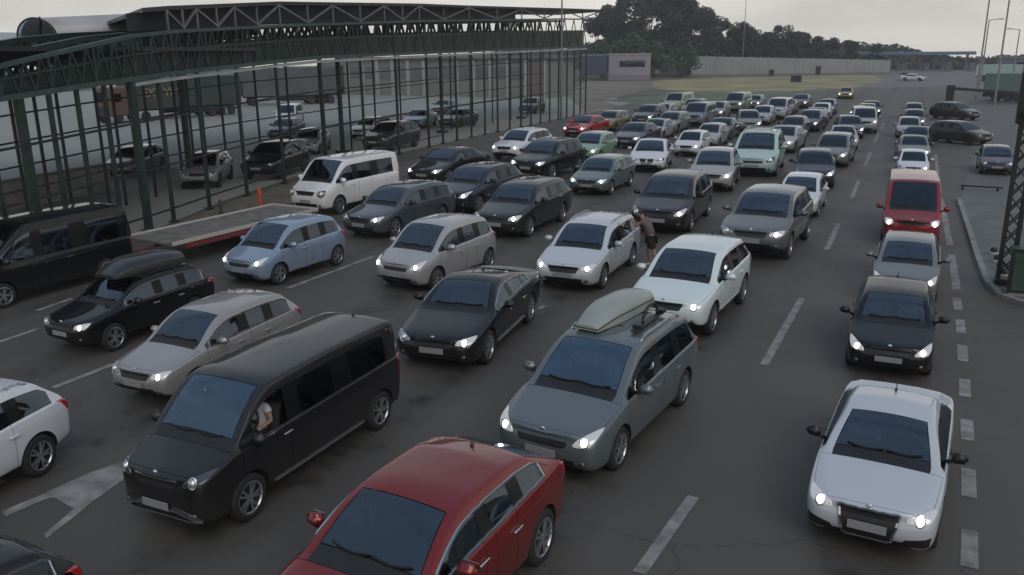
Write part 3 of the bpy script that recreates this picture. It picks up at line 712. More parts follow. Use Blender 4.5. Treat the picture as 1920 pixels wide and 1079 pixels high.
CARS = [
 ('A1', 'coupe', 'silverwhite', 'full', 0.101, 12.271, -3.64, 0.878, 'silver white coupe with a large black grille at the front of the right hand queue', {'sz': 1.12, 'grille': 'frame', 'mirror': 'black', 'near': 2, 'passengers': 1}),
 ('A2', 'hatch', 'black', 'full', -0.022, 18.741, 0.21, 0.934, 'black hatchback directly behind the silver white coupe', {'near': 2}),
 ('A3', 'hatch', 'stone', 'full', 0.154, 24.341, -0.68, 0.922, 'silver grey hatchback between the black hatchback and the red van', {'near': 1}),
 ('A4', 'cargovan', 'red', 'full', 0.12, 31.963, 1.52, 0.899, 'tall red van with a long faded roof and both headlights on', {'near': 1}),
 ('A5', 'hatch', 'white', 'right', -0.017, 47.674, 2.68, 0.853, 'white hatchback close behind the red van', {}),
 ('A6', 'sedan', 'grey', 'right', -0.105, 55.264, 3.4, 0.941, 'grey sedan second behind the red van, right headlight glaring', {}),
 ('A7', 'sedan', 'darkgrey', 'left', 0.055, 62.097, -5.42, 0.932, 'dark grey sedan third behind the red van', {}),
 ('A8', 'hatch', 'silver', 'right', -0.563, 69.07, 1.96, 0.974, 'silver hatchback fourth behind the red van', {}),
 ('A9', 'hatch', 'grey', 'right', -0.473, 87.863, 1.57, 0.969, 'small grey hatchback last in the right hand queue', {}),
 ('B0', 'sporthatch', 'mazdared', 'off', -4.618, 7.118, -4.03, 0.994, 'deep red hatchback with bright window trim in the foreground', {'sz': 1.12, 'sy': 1.03, 'near': 2, 'trim': 1}),
 ('B1', 'mpv', 'steelgrey', 'full', -4.318, 12.781, -5.64, 0.984, 'steel grey people carrier with a roof box and headlights on', {'sz': 1.05, 'near': 2, 'rails': 1, 'blue': 1}),
 ('B2', 'crossover', 'coolwhite', 'right', -4.516, 19.703, -3.25, 1.034, 'white crossover right behind the people carrier with the roof box', {'sz': 1.03, 'near': 2, 'sill': 1}),
 ('B3', 'crossover', 'midgrey', 'right', -4.064, 28.032, -3.01, 1.158, 'grey crossover behind the white crossover', {'near': 1}),
 ('B4', 'hatch', 'white', 'right', -3.892, 35.248, -0.14, 0.962, 'white hatchback behind the grey crossover', {'near': 1}),
 ('B5', 'hatch', 'navy', 'right', -4.27, 43.035, 6.41, 1.073, 'dark navy car behind the white hatchback with one lamp shining', {}),
 ('B6', 'mpv', 'grey', 'right', -4.088, 51.239, -1.53, 1.019, 'grey people carrier behind the dark navy car', {}),
 ('B7', 'sedan', 'silver', 'right', -4.386, 60.057, 6.89, 0.993, 'silver sedan with low roof behind the grey people carrier', {}),
 ('B8', 'hatch', 'darkgrey', 'right', -4.581, 67.881, 10.77, 1.034, 'dark grey hatchback in the far part of the second lane from the right', {}),
 ('B9', 'van', 'silver', 'right', -3.917, 73.024, 6.54, 0.998, 'tall silver van far back in the second lane from the right', {}),
 ('B10', 'hatch', 'black', 'right', -4.217, 90.076, 5.07, 0.97, 'black hatchback last in the second lane from the right', {}),
 ('C0', 'hatch', 'black', 'off', -8.458, 3.79, -3.14, 0.762, 'black hatchback cut off by the lower left corner', {'sz': 1.1, 'near': 1, 'trim': 1}),
 ('C1', 'van', 'graphite', 'off', -8.534, 9.352, 0.17, 0.866, 'dark graphite passenger van with its driver window open', {'sy': 1.12, 'sz': 1.12, 'near': 2, 'mirror': 'body', 'blue': 1, 'chromebar': 1, 'sill': 1, 'open_window': 1, 'driver': 'white'}),
 ('C2', 'fastback', 'jetblack', 'right', -8.545, 15.952, 6.64, 0.999, 'black sedan with slim headlights behind the graphite van', {'sz': 1.03, 'near': 2, 'sill': 1, 'trim': 2}),
 ('C3', 'wagon', 'silverwhite', 'full', -8.13, 22.385, 1.43, 1.02, 'silver white estate car with a person leaning at its open rear door', {'sz': 1.05, 'near': 2, 'rails': 1}),
 ('C4', 'mpv', 'plum', 'right', -7.936, 30.813, 1.94, 1.119, 'dark plum people carrier behind the silver white estate car', {'near': 1}),
 ('C5', 'hatch', 'champagne', 'full', -8.456, 40.338, 6.2, 1.181, 'champagne silver hatchback behind the plum people carrier', {'near': 1}),
 ('C6', 'mpv', 'mint', 'off', -7.496, 46.47, 3.37, 1.295, 'pale mint people carrier with a roof rack', {'near': 1, 'rails': 1}),
 ('C7', 'sedan', 'silver', 'right', -7.617, 57.291, -3.53, 1.078, 'silver sedan right behind the pale mint people carrier', {}),
 ('C8', 'hatch', 'darkgrey', 'right', -8.195, 65.853, -1.03, 1.04, 'dark grey hatchback behind the silver sedan, between two lit cars', {}),
 ('C9', 'mpv', 'violet', 'right', -7.746, 72.62, -3.16, 0.981, 'dark violet people carrier far back in the third lane', {}),
 ('C10', 'sedan', 'violet', 'full', -12.114, 101.754, -0.07, 1.02, 'dark violet sedan at the far end with both headlights on', {}),
 ('D0', 'crossover', 'white', 'off', -12.099, 6.165, 9.81, 0.869, 'white crossover showing its red tail light at the left edge', {'sz': 1.06, 'near': 2, 'rails': 1}),
 ('D1', 'crossover', 'warmsilver', 'right', -12.224, 11.742, 0.41, 0.836, 'warm silver crossover with its brake light on beside the graphite van', {'sy': 1.06, 'sz': 1.08, 'near': 2, 'trim': 2}),
 ('D2', 'minicar', 'palesilver', 'full', -12.003, 20.233, -5.92, 1.018, 'small silver hatchback with a short bonnet and headlights on', {'sz': 1.04, 'near': 2}),
 ('D3', 'wagon', 'greenblack', 'right', -12.708, 27.781, -0.27, 1.097, 'greenish black estate car behind the small silver hatchback', {'sz': 1.05, 'near': 1}),
 ('D4', 'wagon', 'teal', 'full', -13.008, 37.338, 0.42, 1.041, 'grey teal estate car behind the greenish black estate car', {'near': 1}),
 ('D5', 'sedan', 'white', 'off', -13.138, 45.713, 10.0, 1.091, 'white sedan with split dark grille behind the grey teal estate car', {'near': 1, 'grille': 'split'}),
 ('D6', 'hatch', 'white', 'right', -12.588, 52.88, 0.72, 0.965, 'white hatchback behind the white sedan with split grille', {}),
 ('D7', 'sedan', 'darkgrey', 'off', -12.992, 63.777, 0.37, 1.03, 'dark grey sedan behind the white hatchback, beside the mint people carrier', {}),
 ('D8', 'hatch', 'grey', 'right', -12.368, 70.443, 14.31, 1.093, 'grey hatchback with one glaring lamp behind the dark grey sedan', {}),
 ('D9', 'hatch', 'silver', 'off', -12.382, 77.823, 0.81, 1.047, 'silver hatchback far back in the fourth lane', {}),
 ('D10', 'van', 'cream', 'off', -12.0, 84.5, 0.0, 1.02, 'cream topped van last in the fourth lane', {}),
 ('E1', 'crossover', 'black', 'right', -15.955, 13.068, -1.6, 0.844, 'black crossover with bright window frames and roof bars', {'sz': 1.04, 'near': 2, 'trim': 2, 'rails': 2}),
 ('E2', 'minicar', 'skyblue', 'full', -16.352, 18.874, -3.16, 0.971, 'light blue compact car beside the flatbed trailer', {'sz': 1.04, 'near': 2, 'sill': 1, 'driver': 'dark'}),
 ('E3', 'wagon', 'darkteal', 'right', -16.811, 25.832, -4.72, 1.045, 'dark teal grey estate car behind the light blue compact car', {'sz': 1.05, 'near': 1, 'trim': 2}),
 ('E4', 'hatch', 'nightblue', 'right', -16.375, 31.116, -5.18, 1.157, 'night blue hatchback behind the dark teal grey estate car', {'near': 1}),
 ('E5', 'crossover', 'black', 'full', -17.189, 40.651, -4.75, 1.155, 'black crossover behind the night blue hatchback with lights on', {'near': 1}),
 ('E6', 'hatch', 'green', 'right', -17.368, 47.804, 1.69, 1.098, 'pale green hatchback behind the black crossover with lights on', {'near': 1}),
 ('E7', 'sedan', 'violet', 'right', -17.241, 56.323, -1.7, 1.094, 'dark violet sedan behind the pale green hatchback', {}),
 ('E8', 'wagon', 'grey', 'right', -17.765, 67.479, -1.2, 1.071, 'grey estate car behind the dark violet sedan with a glaring lamp', {}),
 ('E9', 'hatch', 'darkgrey', 'right', -21.517, 73.878, -2.82, 1.151, 'dark grey hatchback left of the grey van', {}),
 ('E10', 'van', 'bluegrey', 'off', -17.2, 74.2, 1.0, 1.06, 'blue grey van behind the grey estate car', {}),
 ('E11', 'hatch', 'sage', 'right', -17.39, 82.489, 0.91, 1.072, 'sage green hatchback right of the blue grey van', {}),
 ('E12', 'van', 'sage', 'right', -17.413, 92.336, -0.9, 1.075, 'sage green van behind the sage green hatchback', {}),
 ('E13', 'hatch', 'sage', 'off', -20.459, 85.943, -0.2, 1.095, 'sage green hatchback just behind the blue grey van', {}),
 ('F1', 'cargovan', 'black', 'off', -21.415, 14.648, -1.66, 0.925, 'long black van filling the left edge beside the fence', {'near': 2, 'glazed': 1}),
 ('F3', 'oldvan', 'purewhite', 'off', -21.402, 28.795, -3.78, 1.051, 'white minibus with dark windows behind the flatbed trailer', {'sz': 1.06, 'near': 2, 'glazed': 1}),
 ('F4', 'sedan', 'black', 'full', -21.301, 37.404, -1.85, 1.116, 'black sedan behind the white minibus', {'near': 1}),
 ('F5', 'crossover', 'white', 'full', -21.591, 46.953, -3.57, 1.086, 'white crossover beside the fence with both headlights on', {'near': 1}),
 ('F6', 'sedan', 'brightred', 'full', -23.086, 62.07, -3.99, 1.072, 'bright red sedan at the fence with both headlights on', {'near': 1}),
 ('F7', 'wagon', 'olive', 'off', -22.94, 67.523, -0.17, 1.055, 'olive yellow estate car behind the bright red sedan', {}),
 ('F8', 'van', 'yellowwhite', 'off', -23.283, 90.446, -1.66, 1.078, 'small dark van with a yellowish white roof at the far left of the queue', {}),
 ('G1', 'sedan', 'yellow', 'full', -9.01, 122.516, 0.97, 1.005, 'yellow and black car alone ahead of the far queue', {}),
 ('L1', 'crossover', 'warmsilver', 'off', -31.726, 31.379, 31.35, 0.964, 'warm silver crossover parked behind the fence next to a black one', {'group': 'cars standing in the lot behind the fence'}),
 ('L2', 'crossover', 'black', 'off', -30.6, 35.2, 15.0, 1.1, 'black crossover parked behind the fence, its pale roof edge showing', {'group': 'cars standing in the lot behind the fence'}),
 ('L3', 'hatch', 'silver', 'off', -35.889, 44.781, 23.92, 1.036, 'silver hatchback in the lot above the white minibus', {'group': 'cars standing in the lot behind the fence'}),
 ('L4', 'hatch', 'white', 'off', -37.871, 54.574, 3.46, 1.041, 'small white hatchback in the lot in front of the white truck', {'group': 'cars standing in the lot behind the fence'}),
 ('L5', 'sedan', 'paleblue', 'off', -39.486, 64.409, 15.07, 1.06, 'pale blue sedan in the lot behind the fence', {'group': 'cars standing in the lot behind the fence'}),
 ('L6', 'crossover', 'oliveblack', 'off', -32.0, 48.4, 3.0, 1.12, 'olive black crossover close behind the fence posts', {'group': 'cars standing in the lot behind the fence'}),
 ('L7', 'sedan', 'oliveblack', 'off', -36.817, 66.509, 2.65, 1.039, 'olive black sedan low behind the fence beside the pale blue one', {'group': 'cars standing in the lot behind the fence'}),
 ('R1', 'hatch', 'oliveblack', 'off', 2.985, 88.453, 52.49, 1.041, 'olive dark hatchback nose out, farther of the two parked slantwise on the right', {'group': 'cars parked on the right apron'}),
 ('R2', 'hatch', 'oliveblack', 'off', 2.691, 65.74, 52.62, 1.002, 'olive dark hatchback nose out, nearer of the two parked slantwise on the right', {'group': 'cars parked on the right apron'}),
 ('R3', 'hatch', 'violet', 'off', 3.876, 50.697, 0.26, 0.904, 'dusty violet hatchback parked facing us beside the gantry column', {'near': 1, 'group': 'cars parked on the right apron'}),
 ('X1', 'sedan', 'white', 'off', -1.824, 195.557, 75.0, 1.0, 'white sedan crossing the far road sideways', {'group': 'cars on the far road'}),
 ('X2', 'hatch', 'black', 'off', -3.693, 207.143, 0.0, 1.0, 'black hatchback driving away on the far road', {'group': 'cars on the far road'}),
 ('A10', 'hatch', 'darkgrey', 'right', -0.3, 78.0, 1.0, 0.98, 'dark grey hatchback second from last in the right hand queue', {}),
 ('B11', 'sedan', 'silver', 'right', -4.3, 79.0, 3.0, 1.0, 'silver sedan in front of the tall silver van, second lane from the right', {}),
 ('B12', 'hatch', 'grey', 'right', -4.3, 84.6, 3.0, 1.0, 'grey hatchback second from last in the second lane from the right', {}),
 ('C11', 'sedan', 'grey', 'right', -8.0, 78.6, 0.0, 1.0, 'grey sedan behind the dark violet people carrier', {}),
 ('C12', 'hatch', 'white', 'right', -8.2, 84.6, 0.0, 1.0, 'white hatchback third from the far end of the third lane', {}),
 ('C13', 'hatch', 'darkgrey', 'right', -8.4, 91.5, 0.0, 1.0, 'dark grey hatchback last in the third lane', {}),
 ('D11', 'sedan', 'navy', 'right', -12.2, 91.5, 0.0, 1.0, 'navy sedan behind the cream topped van', {}),
 ('D12', 'hatch', 'silver', 'left', -12.6, 58.2, 0.0, 1.0, 'silver hatchback between the white hatchback and the dark grey sedan', {}),
 ('E14', 'sedan', 'silver', 'off', -17.4, 61.8, 0.0, 1.0, 'silver sedan between the dark violet sedan and the grey estate car', {}),
 ('E15', 'hatch', 'grey', 'right', -16.6, 98.2, 0.0, 1.0, 'grey hatchback behind the sage green van', {}),
 ('F9', 'hatch', 'silver', 'right', -21.8, 79.6, 0.0, 1.0, 'silver hatchback in the outermost lane behind the dark grey hatchback', {}),
 ('L8', 'wagon', 'grey', 'off', -38.5, 33.0, 24.0, 1.0, 'grey estate car in the lot left of the warm silver crossover', {'group': 'cars standing in the lot behind the fence'}),
 ('L9', 'van', 'white', 'off', -52.0, 62.0, 30.0, 1.0, 'white van far back in the lot below the dark grey truck', {'group': 'cars standing in the lot behind the fence'}),
 ('L10', 'hatch', 'navy', 'off', -44.0, 52.0, 18.0, 1.0, 'navy hatchback in the lot behind the silver hatchback', {'group': 'cars standing in the lot behind the fence'}),
 ('L11', 'sedan', 'grey', 'off', -46.0, 80.0, 12.0, 1.0, 'grey sedan in the lot in front of the pale hall', {'group': 'cars standing in the lot behind the fence'}),
 ('L12', 'crossover', 'darkgrey', 'off', -37.5, 84.0, 5.0, 1.0, 'dark grey crossover in the lot near the far fence posts', {'group': 'cars standing in the lot behind the fence'}),
]

CARMAP = {}
for key, kind, colour, lit, x, y, hd, sc, label, o in CARS:
    CARMAP[key] = vehicle(kind, colour, lit, x, y, hd, sc, label, o, o.pop('group', 'vehicles queuing at the border'))
# ------------------------------------------------------------------ ground, road, markings
def sheet(name, pts, z, m, label=None):
    mb = MB(); mb.add([(x, y, z) for x, y in pts], [tuple(range(len(pts)))]); o = mb.build(name, m); tag(o, kind='structure'); return o
def tarmac(name, c0, c1, scale, rough0, rough1, streak=True, lane=0):
    m = bpy.data.materials.new(name); m.use_nodes = True; n = m.node_tree.nodes; l = m.node_tree.links; b = n['Principled BSDF']
    t = n.new('ShaderNodeTexCoord')
    def nz(s, d, mapscale=None):
        x = n.new('ShaderNodeTexNoise'); x.inputs['Scale'].default_value = s; x.inputs['Detail'].default_value = d; x.inputs['Roughness'].default_value = .6
        if mapscale:
            q = n.new('ShaderNodeMapping'); q.inputs['Scale'].default_value = mapscale; l.new(t.outputs['Object'], q.inputs[0]); l.new(q.outputs[0], x.inputs['Vector'])
        else: l.new(t.outputs['Object'], x.inputs['Vector'])
        return x
    a = nz(scale, 8); s_ = nz(1.0, 4, (.9, .03, 1)) ; f = nz(60, 3)
    m1 = n.new('ShaderNodeMath'); m1.operation = 'MULTIPLY_ADD'; l.new(s_.outputs['Fac'], m1.inputs[0]); m1.inputs[1].default_value = .55 if streak else .0; l.new(a.outputs['Fac'], m1.inputs[2])
    m2 = n.new('ShaderNodeMath'); m2.operation = 'MULTIPLY_ADD'; l.new(f.outputs['Fac'], m2.inputs[0]); m2.inputs[1].default_value = .6; l.new(m1.outputs[0], m2.inputs[2])
    r = n.new('ShaderNodeValToRGB'); r.color_ramp.elements[0].position = .45 if not streak else .62; r.color_ramp.elements[1].position = .9 if not streak else 1.12 if False else 1.0
    r.color_ramp.elements[0].color = (*c0, 1); r.color_ramp.elements[1].color = (*c1, 1)
    l.new(m2.outputs[0], r.inputs[0])
    if lane:                      # oil drips down the middle of each lane, patches of newer tar, hairline cracks
        def M(op, a_, b_=None, c_=None):
            x = n.new('ShaderNodeMath'); x.operation = op
            for i, v in enumerate((a_, b_, c_)):
                if v is None: continue
                if isinstance(v, (int, float)): x.inputs[i].default_value = v
                else: l.new(v, x.inputs[i])
            return x.outputs[0]
        sp = n.new('ShaderNodeSeparateXYZ'); l.new(t.outputs['Object'], sp.inputs[0])
        wob = M('MULTIPLY_ADD', nz(.12, 2).outputs['Fac'], 1.2, sp.outputs[0])
        u_ = M('ABSOLUTE', M('SUBTRACT', M('FRACT', M('ADD', M('DIVIDE', wob, lane), 100.35)), .5))       # 0 mid lane .. .5 at the lines
        oil = M('MULTIPLY', M('SUBTRACT', 1.0, M('MINIMUM', 1.0, M('DIVIDE', u_, .16))), M('GREATER_THAN', 9, 0))
        spots = n.new('ShaderNodeMapRange'); spots.inputs[1].default_value = .48; spots.inputs[2].default_value = .66; l.new(nz(1.6, 5).outputs['Fac'], spots.inputs[0])
        oil = M('MULTIPLY', M('POWER', oil, .7), M('MULTIPLY_ADD', spots.outputs[0], .75, .22))
        trk = M('MULTIPLY', M('SUBTRACT', 1.0, M('MINIMUM', 1.0, M('DIVIDE', M('ABSOLUTE', M('SUBTRACT', u_, .21)), .07))), .35)
        vo = n.new('ShaderNodeTexVoronoi'); vo.feature = 'DISTANCE_TO_EDGE'; vo.inputs['Scale'].default_value = .16
        wv = n.new('ShaderNodeVectorMath'); wv.operation = 'ADD'; q2 = nz(.9, 5); l.new(t.outputs['Object'], wv.inputs[0]); l.new(q2.outputs['Color'], wv.inputs[1]); l.new(wv.outputs[0], vo.inputs['Vector'])
        crack = M('LESS_THAN', vo.outputs['Distance'], .0022)
        d1 = n.new('ShaderNodeMix'); d1.data_type = 'RGBA'; l.new(M('MINIMUM', 1.0, oil), d1.inputs[0]); l.new(r.outputs[0], d1.inputs[6]); d1.inputs[7].default_value = (.016, .0155, .015, 1)
        d2 = n.new('ShaderNodeMix'); d2.data_type = 'RGBA'; l.new(trk, d2.inputs[0]); l.new(d1.outputs[2], d2.inputs[6]); d2.inputs[7].default_value = (.084, .077, .068, 1)
        d3 = n.new('ShaderNodeMix'); d3.data_type = 'RGBA'; l.new(M('MULTIPLY', crack, .4), d3.inputs[0]); l.new(d2.outputs[2], d3.inputs[6]); d3.inputs[7].default_value = (.014, .014, .014, 1)
        l.new(d3.outputs[2], b.inputs['Base Color'])
    else: l.new(r.outputs[0], b.inputs['Base Color'])
    q = n.new('ShaderNodeMapRange'); q.inputs[1].default_value = .3; q.inputs[2].default_value = .7; q.inputs[3].default_value = rough0; q.inputs[4].default_value = rough1
    l.new(a.outputs['Fac'], q.inputs[0]); l.new(q.outputs[0], b.inputs['Roughness'])
    u = n.new('ShaderNodeBump'); u.inputs['Strength'].default_value = .25; u.inputs['Distance'].default_value = .01; l.new(f.outputs['Fac'], u.inputs['Height']); l.new(u.outputs[0], b.inputs['Normal'])
    MATS[name] = m; return m
ASPH = tarmac('road_asphalt', (.038, .035, .0305), (.076, .069, .060), .35, .55, .75, True, 3.95)
LOT = tarmac('lot_concrete', (.18, .188, .167), (.255, .262, .235), .12, .7, .85, False)
APRON = tarmac('apron_asphalt', (.07, .072, .064), (.115, .115, .104), .2, .65, .8, False)
FARROAD = tarmac('far_road_asphalt', (.11, .108, .105), (.15, .145, .14), .05, .7, .85, False)
EARTH = mat('dry_ground', (.085, .085, .06), .95, vary=(.05, .35))
STRAW = mat('dry_yellow_grass', (.25, .215, .115), .95, vary=(.12, .4))
GRASSM = mat('green_verge_grass', (.10, .125, .075), .95, vary=(.15, .3))
PAINTW = mat('worn_road_paint', (.215, .21, .20), .75, vary=(3.5, .42))
KERB = mat('kerb_concrete', (.22, .22, .20), .85, vary=(2, .25))
PAVE = mat('island_paving', (.115, .125, .115), .85, vary=(1.2, .25))

# terrain: one sheet, level near the road and sinking gently far off
gm = MB(); ys = [-80, 0, 60, 140, 220, 300, 380, 450, 520]; zs_ = [-.02, -.02, -.02, -.02, -.02, -.4, -1.4, -2.4, -3.4]
xs = [-460, -300, -200, -80, 0, 80, 250, 460]
gm.add([(x, y, z) for y, z in zip(ys, zs_) for x in xs], [(j * 8 + i, j * 8 + i + 1, (j + 1) * 8 + i + 1, (j + 1) * 8 + i) for j in range(8) for i in range(7)])
tag(gm.build('ground', EARTH), kind='structure')
sheet('lot', [(-140, -30), (-24.2, -30), (-24.4, 20), (-27.4, 28), (-29.6, 36), (-31, 60), (-32, 104), (-60, 150), (-140, 150)], -.006, LOT)
sheet('road', [(-26, -40), (16, -40), (16, 118), (6, 170), (-30, 140), (-34, 118), (-31.2, 84), (-30.4, 54), (-28, 33), (-24.6, 20)], 0, ASPH)
sheet('far_road', [(-30, 140), (6, 170), (16, 118.0), (30, 118), (40, 300), (-12, 300), (-18, 215), (-60, 178), (-62, 160)], -.004, FARROAD)
sheet('grass_verge', [(-38, 108), (-33.5, 133), (-19.0, 143), (-13.7, 155), (-12.9, 133), (-20.5, 117.3), (-30.5, 102)], .004, GRASSM)
sheet('dry_field', [(-53.5, 185.1), (-46.8, 210), (-12.6, 246), (-7.2, 201.6), (-10.6, 157), (-18.0, 143.8), (-32.8, 133.2), (-42.5, 147.2)], .006, STRAW)
sheet('bare_soil', [(-68, 182), (-54, 185), (-42.5, 147.2), (-38, 108), (-32.4, 98), (-32.2, 86), (-48, 120)], .008, mat('bare_soil', (.17, .145, .12), .95, vary=(.15, .3)))
sheet('apron', [(1.9, 39), (3.4, 60), (3.2, 110), (20, 120), (60, 120), (60, 22), (8, 22.5), (4, 23)], .004, APRON)

mk = MB()
def stripe(x0, y0, x1, y1, w_=.13, z=.008):
    d = Vector((x1 - x0, y1 - y0)); nrm = Vector((-d.y, d.x)).normalized() * w_ / 2
    mk.add([(x0 - nrm.x, y0 - nrm.y, z), (x0 + nrm.x, y0 + nrm.y, z), (x1 + nrm.x, y1 + nrm.y, z), (x1 - nrm.x, y1 - nrm.y, z)], [(0, 3, 2, 1)])
for q in ((-2.50,8.82,-2.34,10.93,0.17),(-2.30,16.78,-2.22,22.11,0.17),(-2.21,28.11,-2.23,32.85,0.17),(-2.23,39.02,-2.30,44.43,0.17),(-2.39,50.95,-2.46,57.96,0.16),(-2.54,63.86,-2.61,71.51,0.16),(-2.63,75.52,-2.71,82.38,0.16),(1.18,10.64,1.22,11.59,0.2),(1.25,12.56,1.28,13.51,0.2),(1.31,14.61,1.33,15.50,0.2),(1.34,16.61,1.37,17.57,0.2),(1.38,18.67,1.40,19.76,0.2),(1.41,20.67,1.42,21.76,0.2),(1.41,22.60,1.40,23.71,0.2),(1.43,24.56,1.41,29.04,0.2),(1.40,30.52,1.26,40.48,0.2),(1.24,42.35,1.20,57.86,0.17),(-15.17,17.47,-15.14,21.60,0.15),(-14.60,9.89,-14.61,11.28,0.15),(-18.17,11.11,-18.25,12.23,0.14),(-19.62,13.21,-19.78,14.34,0.14),(-14.47,12.38,-14.48,12.84,0.14),(-8.08,18.48,-8.04,18.80,0.13),(-9.09,39.77,-9.21,42.58,0.13),(-11.94,6.96,-11.92,7.07,0.14),): stripe(*q)
mk.add([ (-11.11,6.45,.008),(-11.02,7.06,.008),(-10.97,7.74,.008),(-10.76,8.41,.008),(-10.33,8.00,.008),(-10.18,7.28,.008),(-9.89,6.26,.008),(-10.01,6.31,.008),(-10.24,6.94,.008),(-10.78,7.04,.008),(-10.85,6.96,.008),(-10.93,6.41,.008) ],[tuple(range(12))])

tag(mk.build('road_markings', PAINTW), kind='structure')


# ------------------------------------------------------------------ right hand island
isl = [(1.85, 40.0), (1.95, 34), (2.02, 29), (2.1, 25.6), (2.35, 24.2), (2.9, 23.5), (4.0, 23.1), (9, 22.8)]
mb = MB(); n_ = len(isl); KW = .16
for i in range(n_ - 1):
    a, b = Vector(isl[i]), Vector(isl[i + 1]); d = (b - a).normalized(); q = Vector((-d.y, d.x)) * KW
    vs = [(a.x, a.y, -.01), (b.x, b.y, -.01), (b.x + q.x, b.y + q.y, -.01), (a.x + q.x, a.y + q.y, -.01)]
    mb.add([(*v[:2], -.01) for v in vs] + [(*v[:2], .13) for v in vs], [(4, 5, 6, 7), (0, 1, 5, 4), (1, 2, 6, 5), (2, 3, 7, 6), (3, 0, 4, 7)])
tag(mb.build('kerb', KERB), kind='structure')
sheet('island_pavement', [(2.0, 40), (9, 40), (9, 22.95), (4.0, 23.25), (3.0, 23.65), (2.5, 24.3), (2.26, 25.6), (2.18, 29), (2.1, 34)], .115, PAVE)

DGREEN = mat('dark_green_steel', (.015, .030, .024), .45, .2, vary=(2, .3))
GREEN = mat('green_painted_steel', (.034, .062, .050), .5, .1, vary=(1.5, .3))
DARK = mat('dark_grey_steel', (.020, .021, .023), .5, .3)
GREY = mat('galvanised_steel', (.16, .165, .165), .5, .6, vary=(3, .2))
# gantry column with sign box at the right edge
gc = empty('gantry_column', (2.56, 25.3, 0), 0, 'dark steel gantry column carrying a black sign box at the right edge', 'gantry')
b = MB(); b.box((0, 0, .2), (.46, .46, .18), 0, 0, None, .02)
for dx in (-.16, .16):
    for dy in (-.14, .14): b.box((dx, dy, 2.9), (.085, .085, 5.3))
for k in range(12):
    z = .4 + k * .42
    for dy in (-.14, .14): b.bar((-.16, dy, z), (.16, dy, z + .42), .035); b.bar((.16, dy, z), (-.16, dy, z + .42), .03)
b.build('lattice_post', DARK, gc)
MB().box((.10, 0, 5.0), (.80, .35, 1.3), 0, 0, None, .03).build('sign_box', DARK, gc)
c_ = MB(); c_.box((-.10, -.35, 4.62), (.16, .42, .16), 0, 0, None, .02); c_.bar((-.1, -.2, 4.62), (0, 0, 4.62), .05); c_.lathe([(0, -.60), (.07, -.60), (.07, -.54)], 'Y', 12, 0, (-.10, 0, 4.62)); c_.build('camera_housing', DARK, gc)
cb = empty('control_cabinet', (2.86, 24.35, .115), 0, 'dark green cabinet at the foot of the gantry column', 'cabinet')
MB().box((0, 0, .62), (.62, .42, 1.1), 0, 0, None, .02).build('housing', DGREEN, cb); MB().box((0, -.222, .62), (.5, .02, .95), 0, 0, None, .006).build('door', GREEN, cb)
MB().box((0, 0, 1.20), (.70, .50, .05), 0, 0, None, .01).build('roof', DGREEN, cb); MB().box((0, 0, .035), (.56, .36, .07)).build('plinth', KERB, cb); MB().box((.19, -.245, .62), (.03, .04, .14), 0, 0, None, .008).build('handle', GREY, cb)
for i, y in enumerate((26.3, 27.2, 28.1, 29.2)):
    q = empty('floor_stud', (2.62 - .02 * i, y, .115), 0, 'low dark stud on the right island, ' + ('nearest to the cabinet', 'second from the cabinet', 'third from the cabinet', 'farthest from the cabinet')[i], 'stud', 'studs on the island')
    MB().lathe([(0, .20), (.08, .19), (.10, .12), (.10, .06)], 'Z', 12).build('cap', DARK, q, True); MB().lathe([(.10, .06), (.15, .04), (.16, 0)], 'Z', 12).build('base', KERB, q, True)
bb = empty('barrier_beam', (2.2, 43.6, .004), R(-3), 'thin dark barrier beam lying across the right apron', 'barrier')
MB().box((.75, 0, .16), (1.7, .07, .07), 0, 0, None, .01).build('beam', DARK, bb)
for x in (.0, 1.4): MB().box((x, 0, .06), (.10, .18, .12), 0, 0, None, .01).build('foot', DARK, bb)
bg_ = empty('boom_gate', (3.2, 118, 0), 0, 'dark boom gate with a post and a long arm behind the parked cars', 'gate')
MB().box((0, 0, 1.0), (.9, .6, 2.0), 0, 0, None, .04).build('post', DARK, bg_); MB().bar((.3, -.32, 1.6), (10.5, -.32, .9), .32).build('arm', DARK, bg_)
b = MB(); b.box((10.6, -.32, .45), (.2, .2, .9)); b.build('rest', DARK, bg_)

# ------------------------------------------------------------------ customs canopy and screen fence on the left
FY = [10, 13, 16, 19.2, 22.4, 27, 32.8, 40, 54, 68, 83.5]; FX = [-22.6, -23.1, -23.8, -24.55, -25.3, -26.7, -28.2, -29.0, -30.6, -31.0, -31.2]
def fx(y): return interp(list(zip(FY, FX)), y) if y > 10 else -22.6 + (10 - y) * .2
ZB = [(8, 4.7), (16, 5.05), (19.2, 5.27), (23.5, 5.52), (33, 5.88), (37, 6.05), (55, 6.3), (83.5, 6.72)]
ZC = [(8, 5.4), (16, 5.93), (18.3, 6.3), (22.8, 6.98), (27.6, 7.23), (34, 7.56), (50, 8.26), (76, 9.18), (84, 9.4)]
ZR = [(19.6, 7.05), (23.2, 7.9), (34, 8.68), (50, 9.36), (86, 10.45)]
WHITE = mat('white_beam_paint', (.36, .37, .36), .6, vary=(1, .2))
fe = empty('screen_fence', (fx(30), 30, 0), 0, 'tall screen fence of dark steel posts under the green canopy', 'fence')
def rel(e, p): return Vector(p) - e.location
posts = [11.2, 12.2, 13.2, 14.3, 15.4, 16.6, 17.8, 19.0, 20.3, 21.7, 23.3, 26.0, 29.2, 32.9, 36.9, 41.2, 45.6, 50.2, 52.6, 55.0, 57.4, 59.8, 62.2, 64.6, 67.0, 69.2, 71.4, 73.6, 75.8, 78.0, 80.0, 81.8, 83.4]
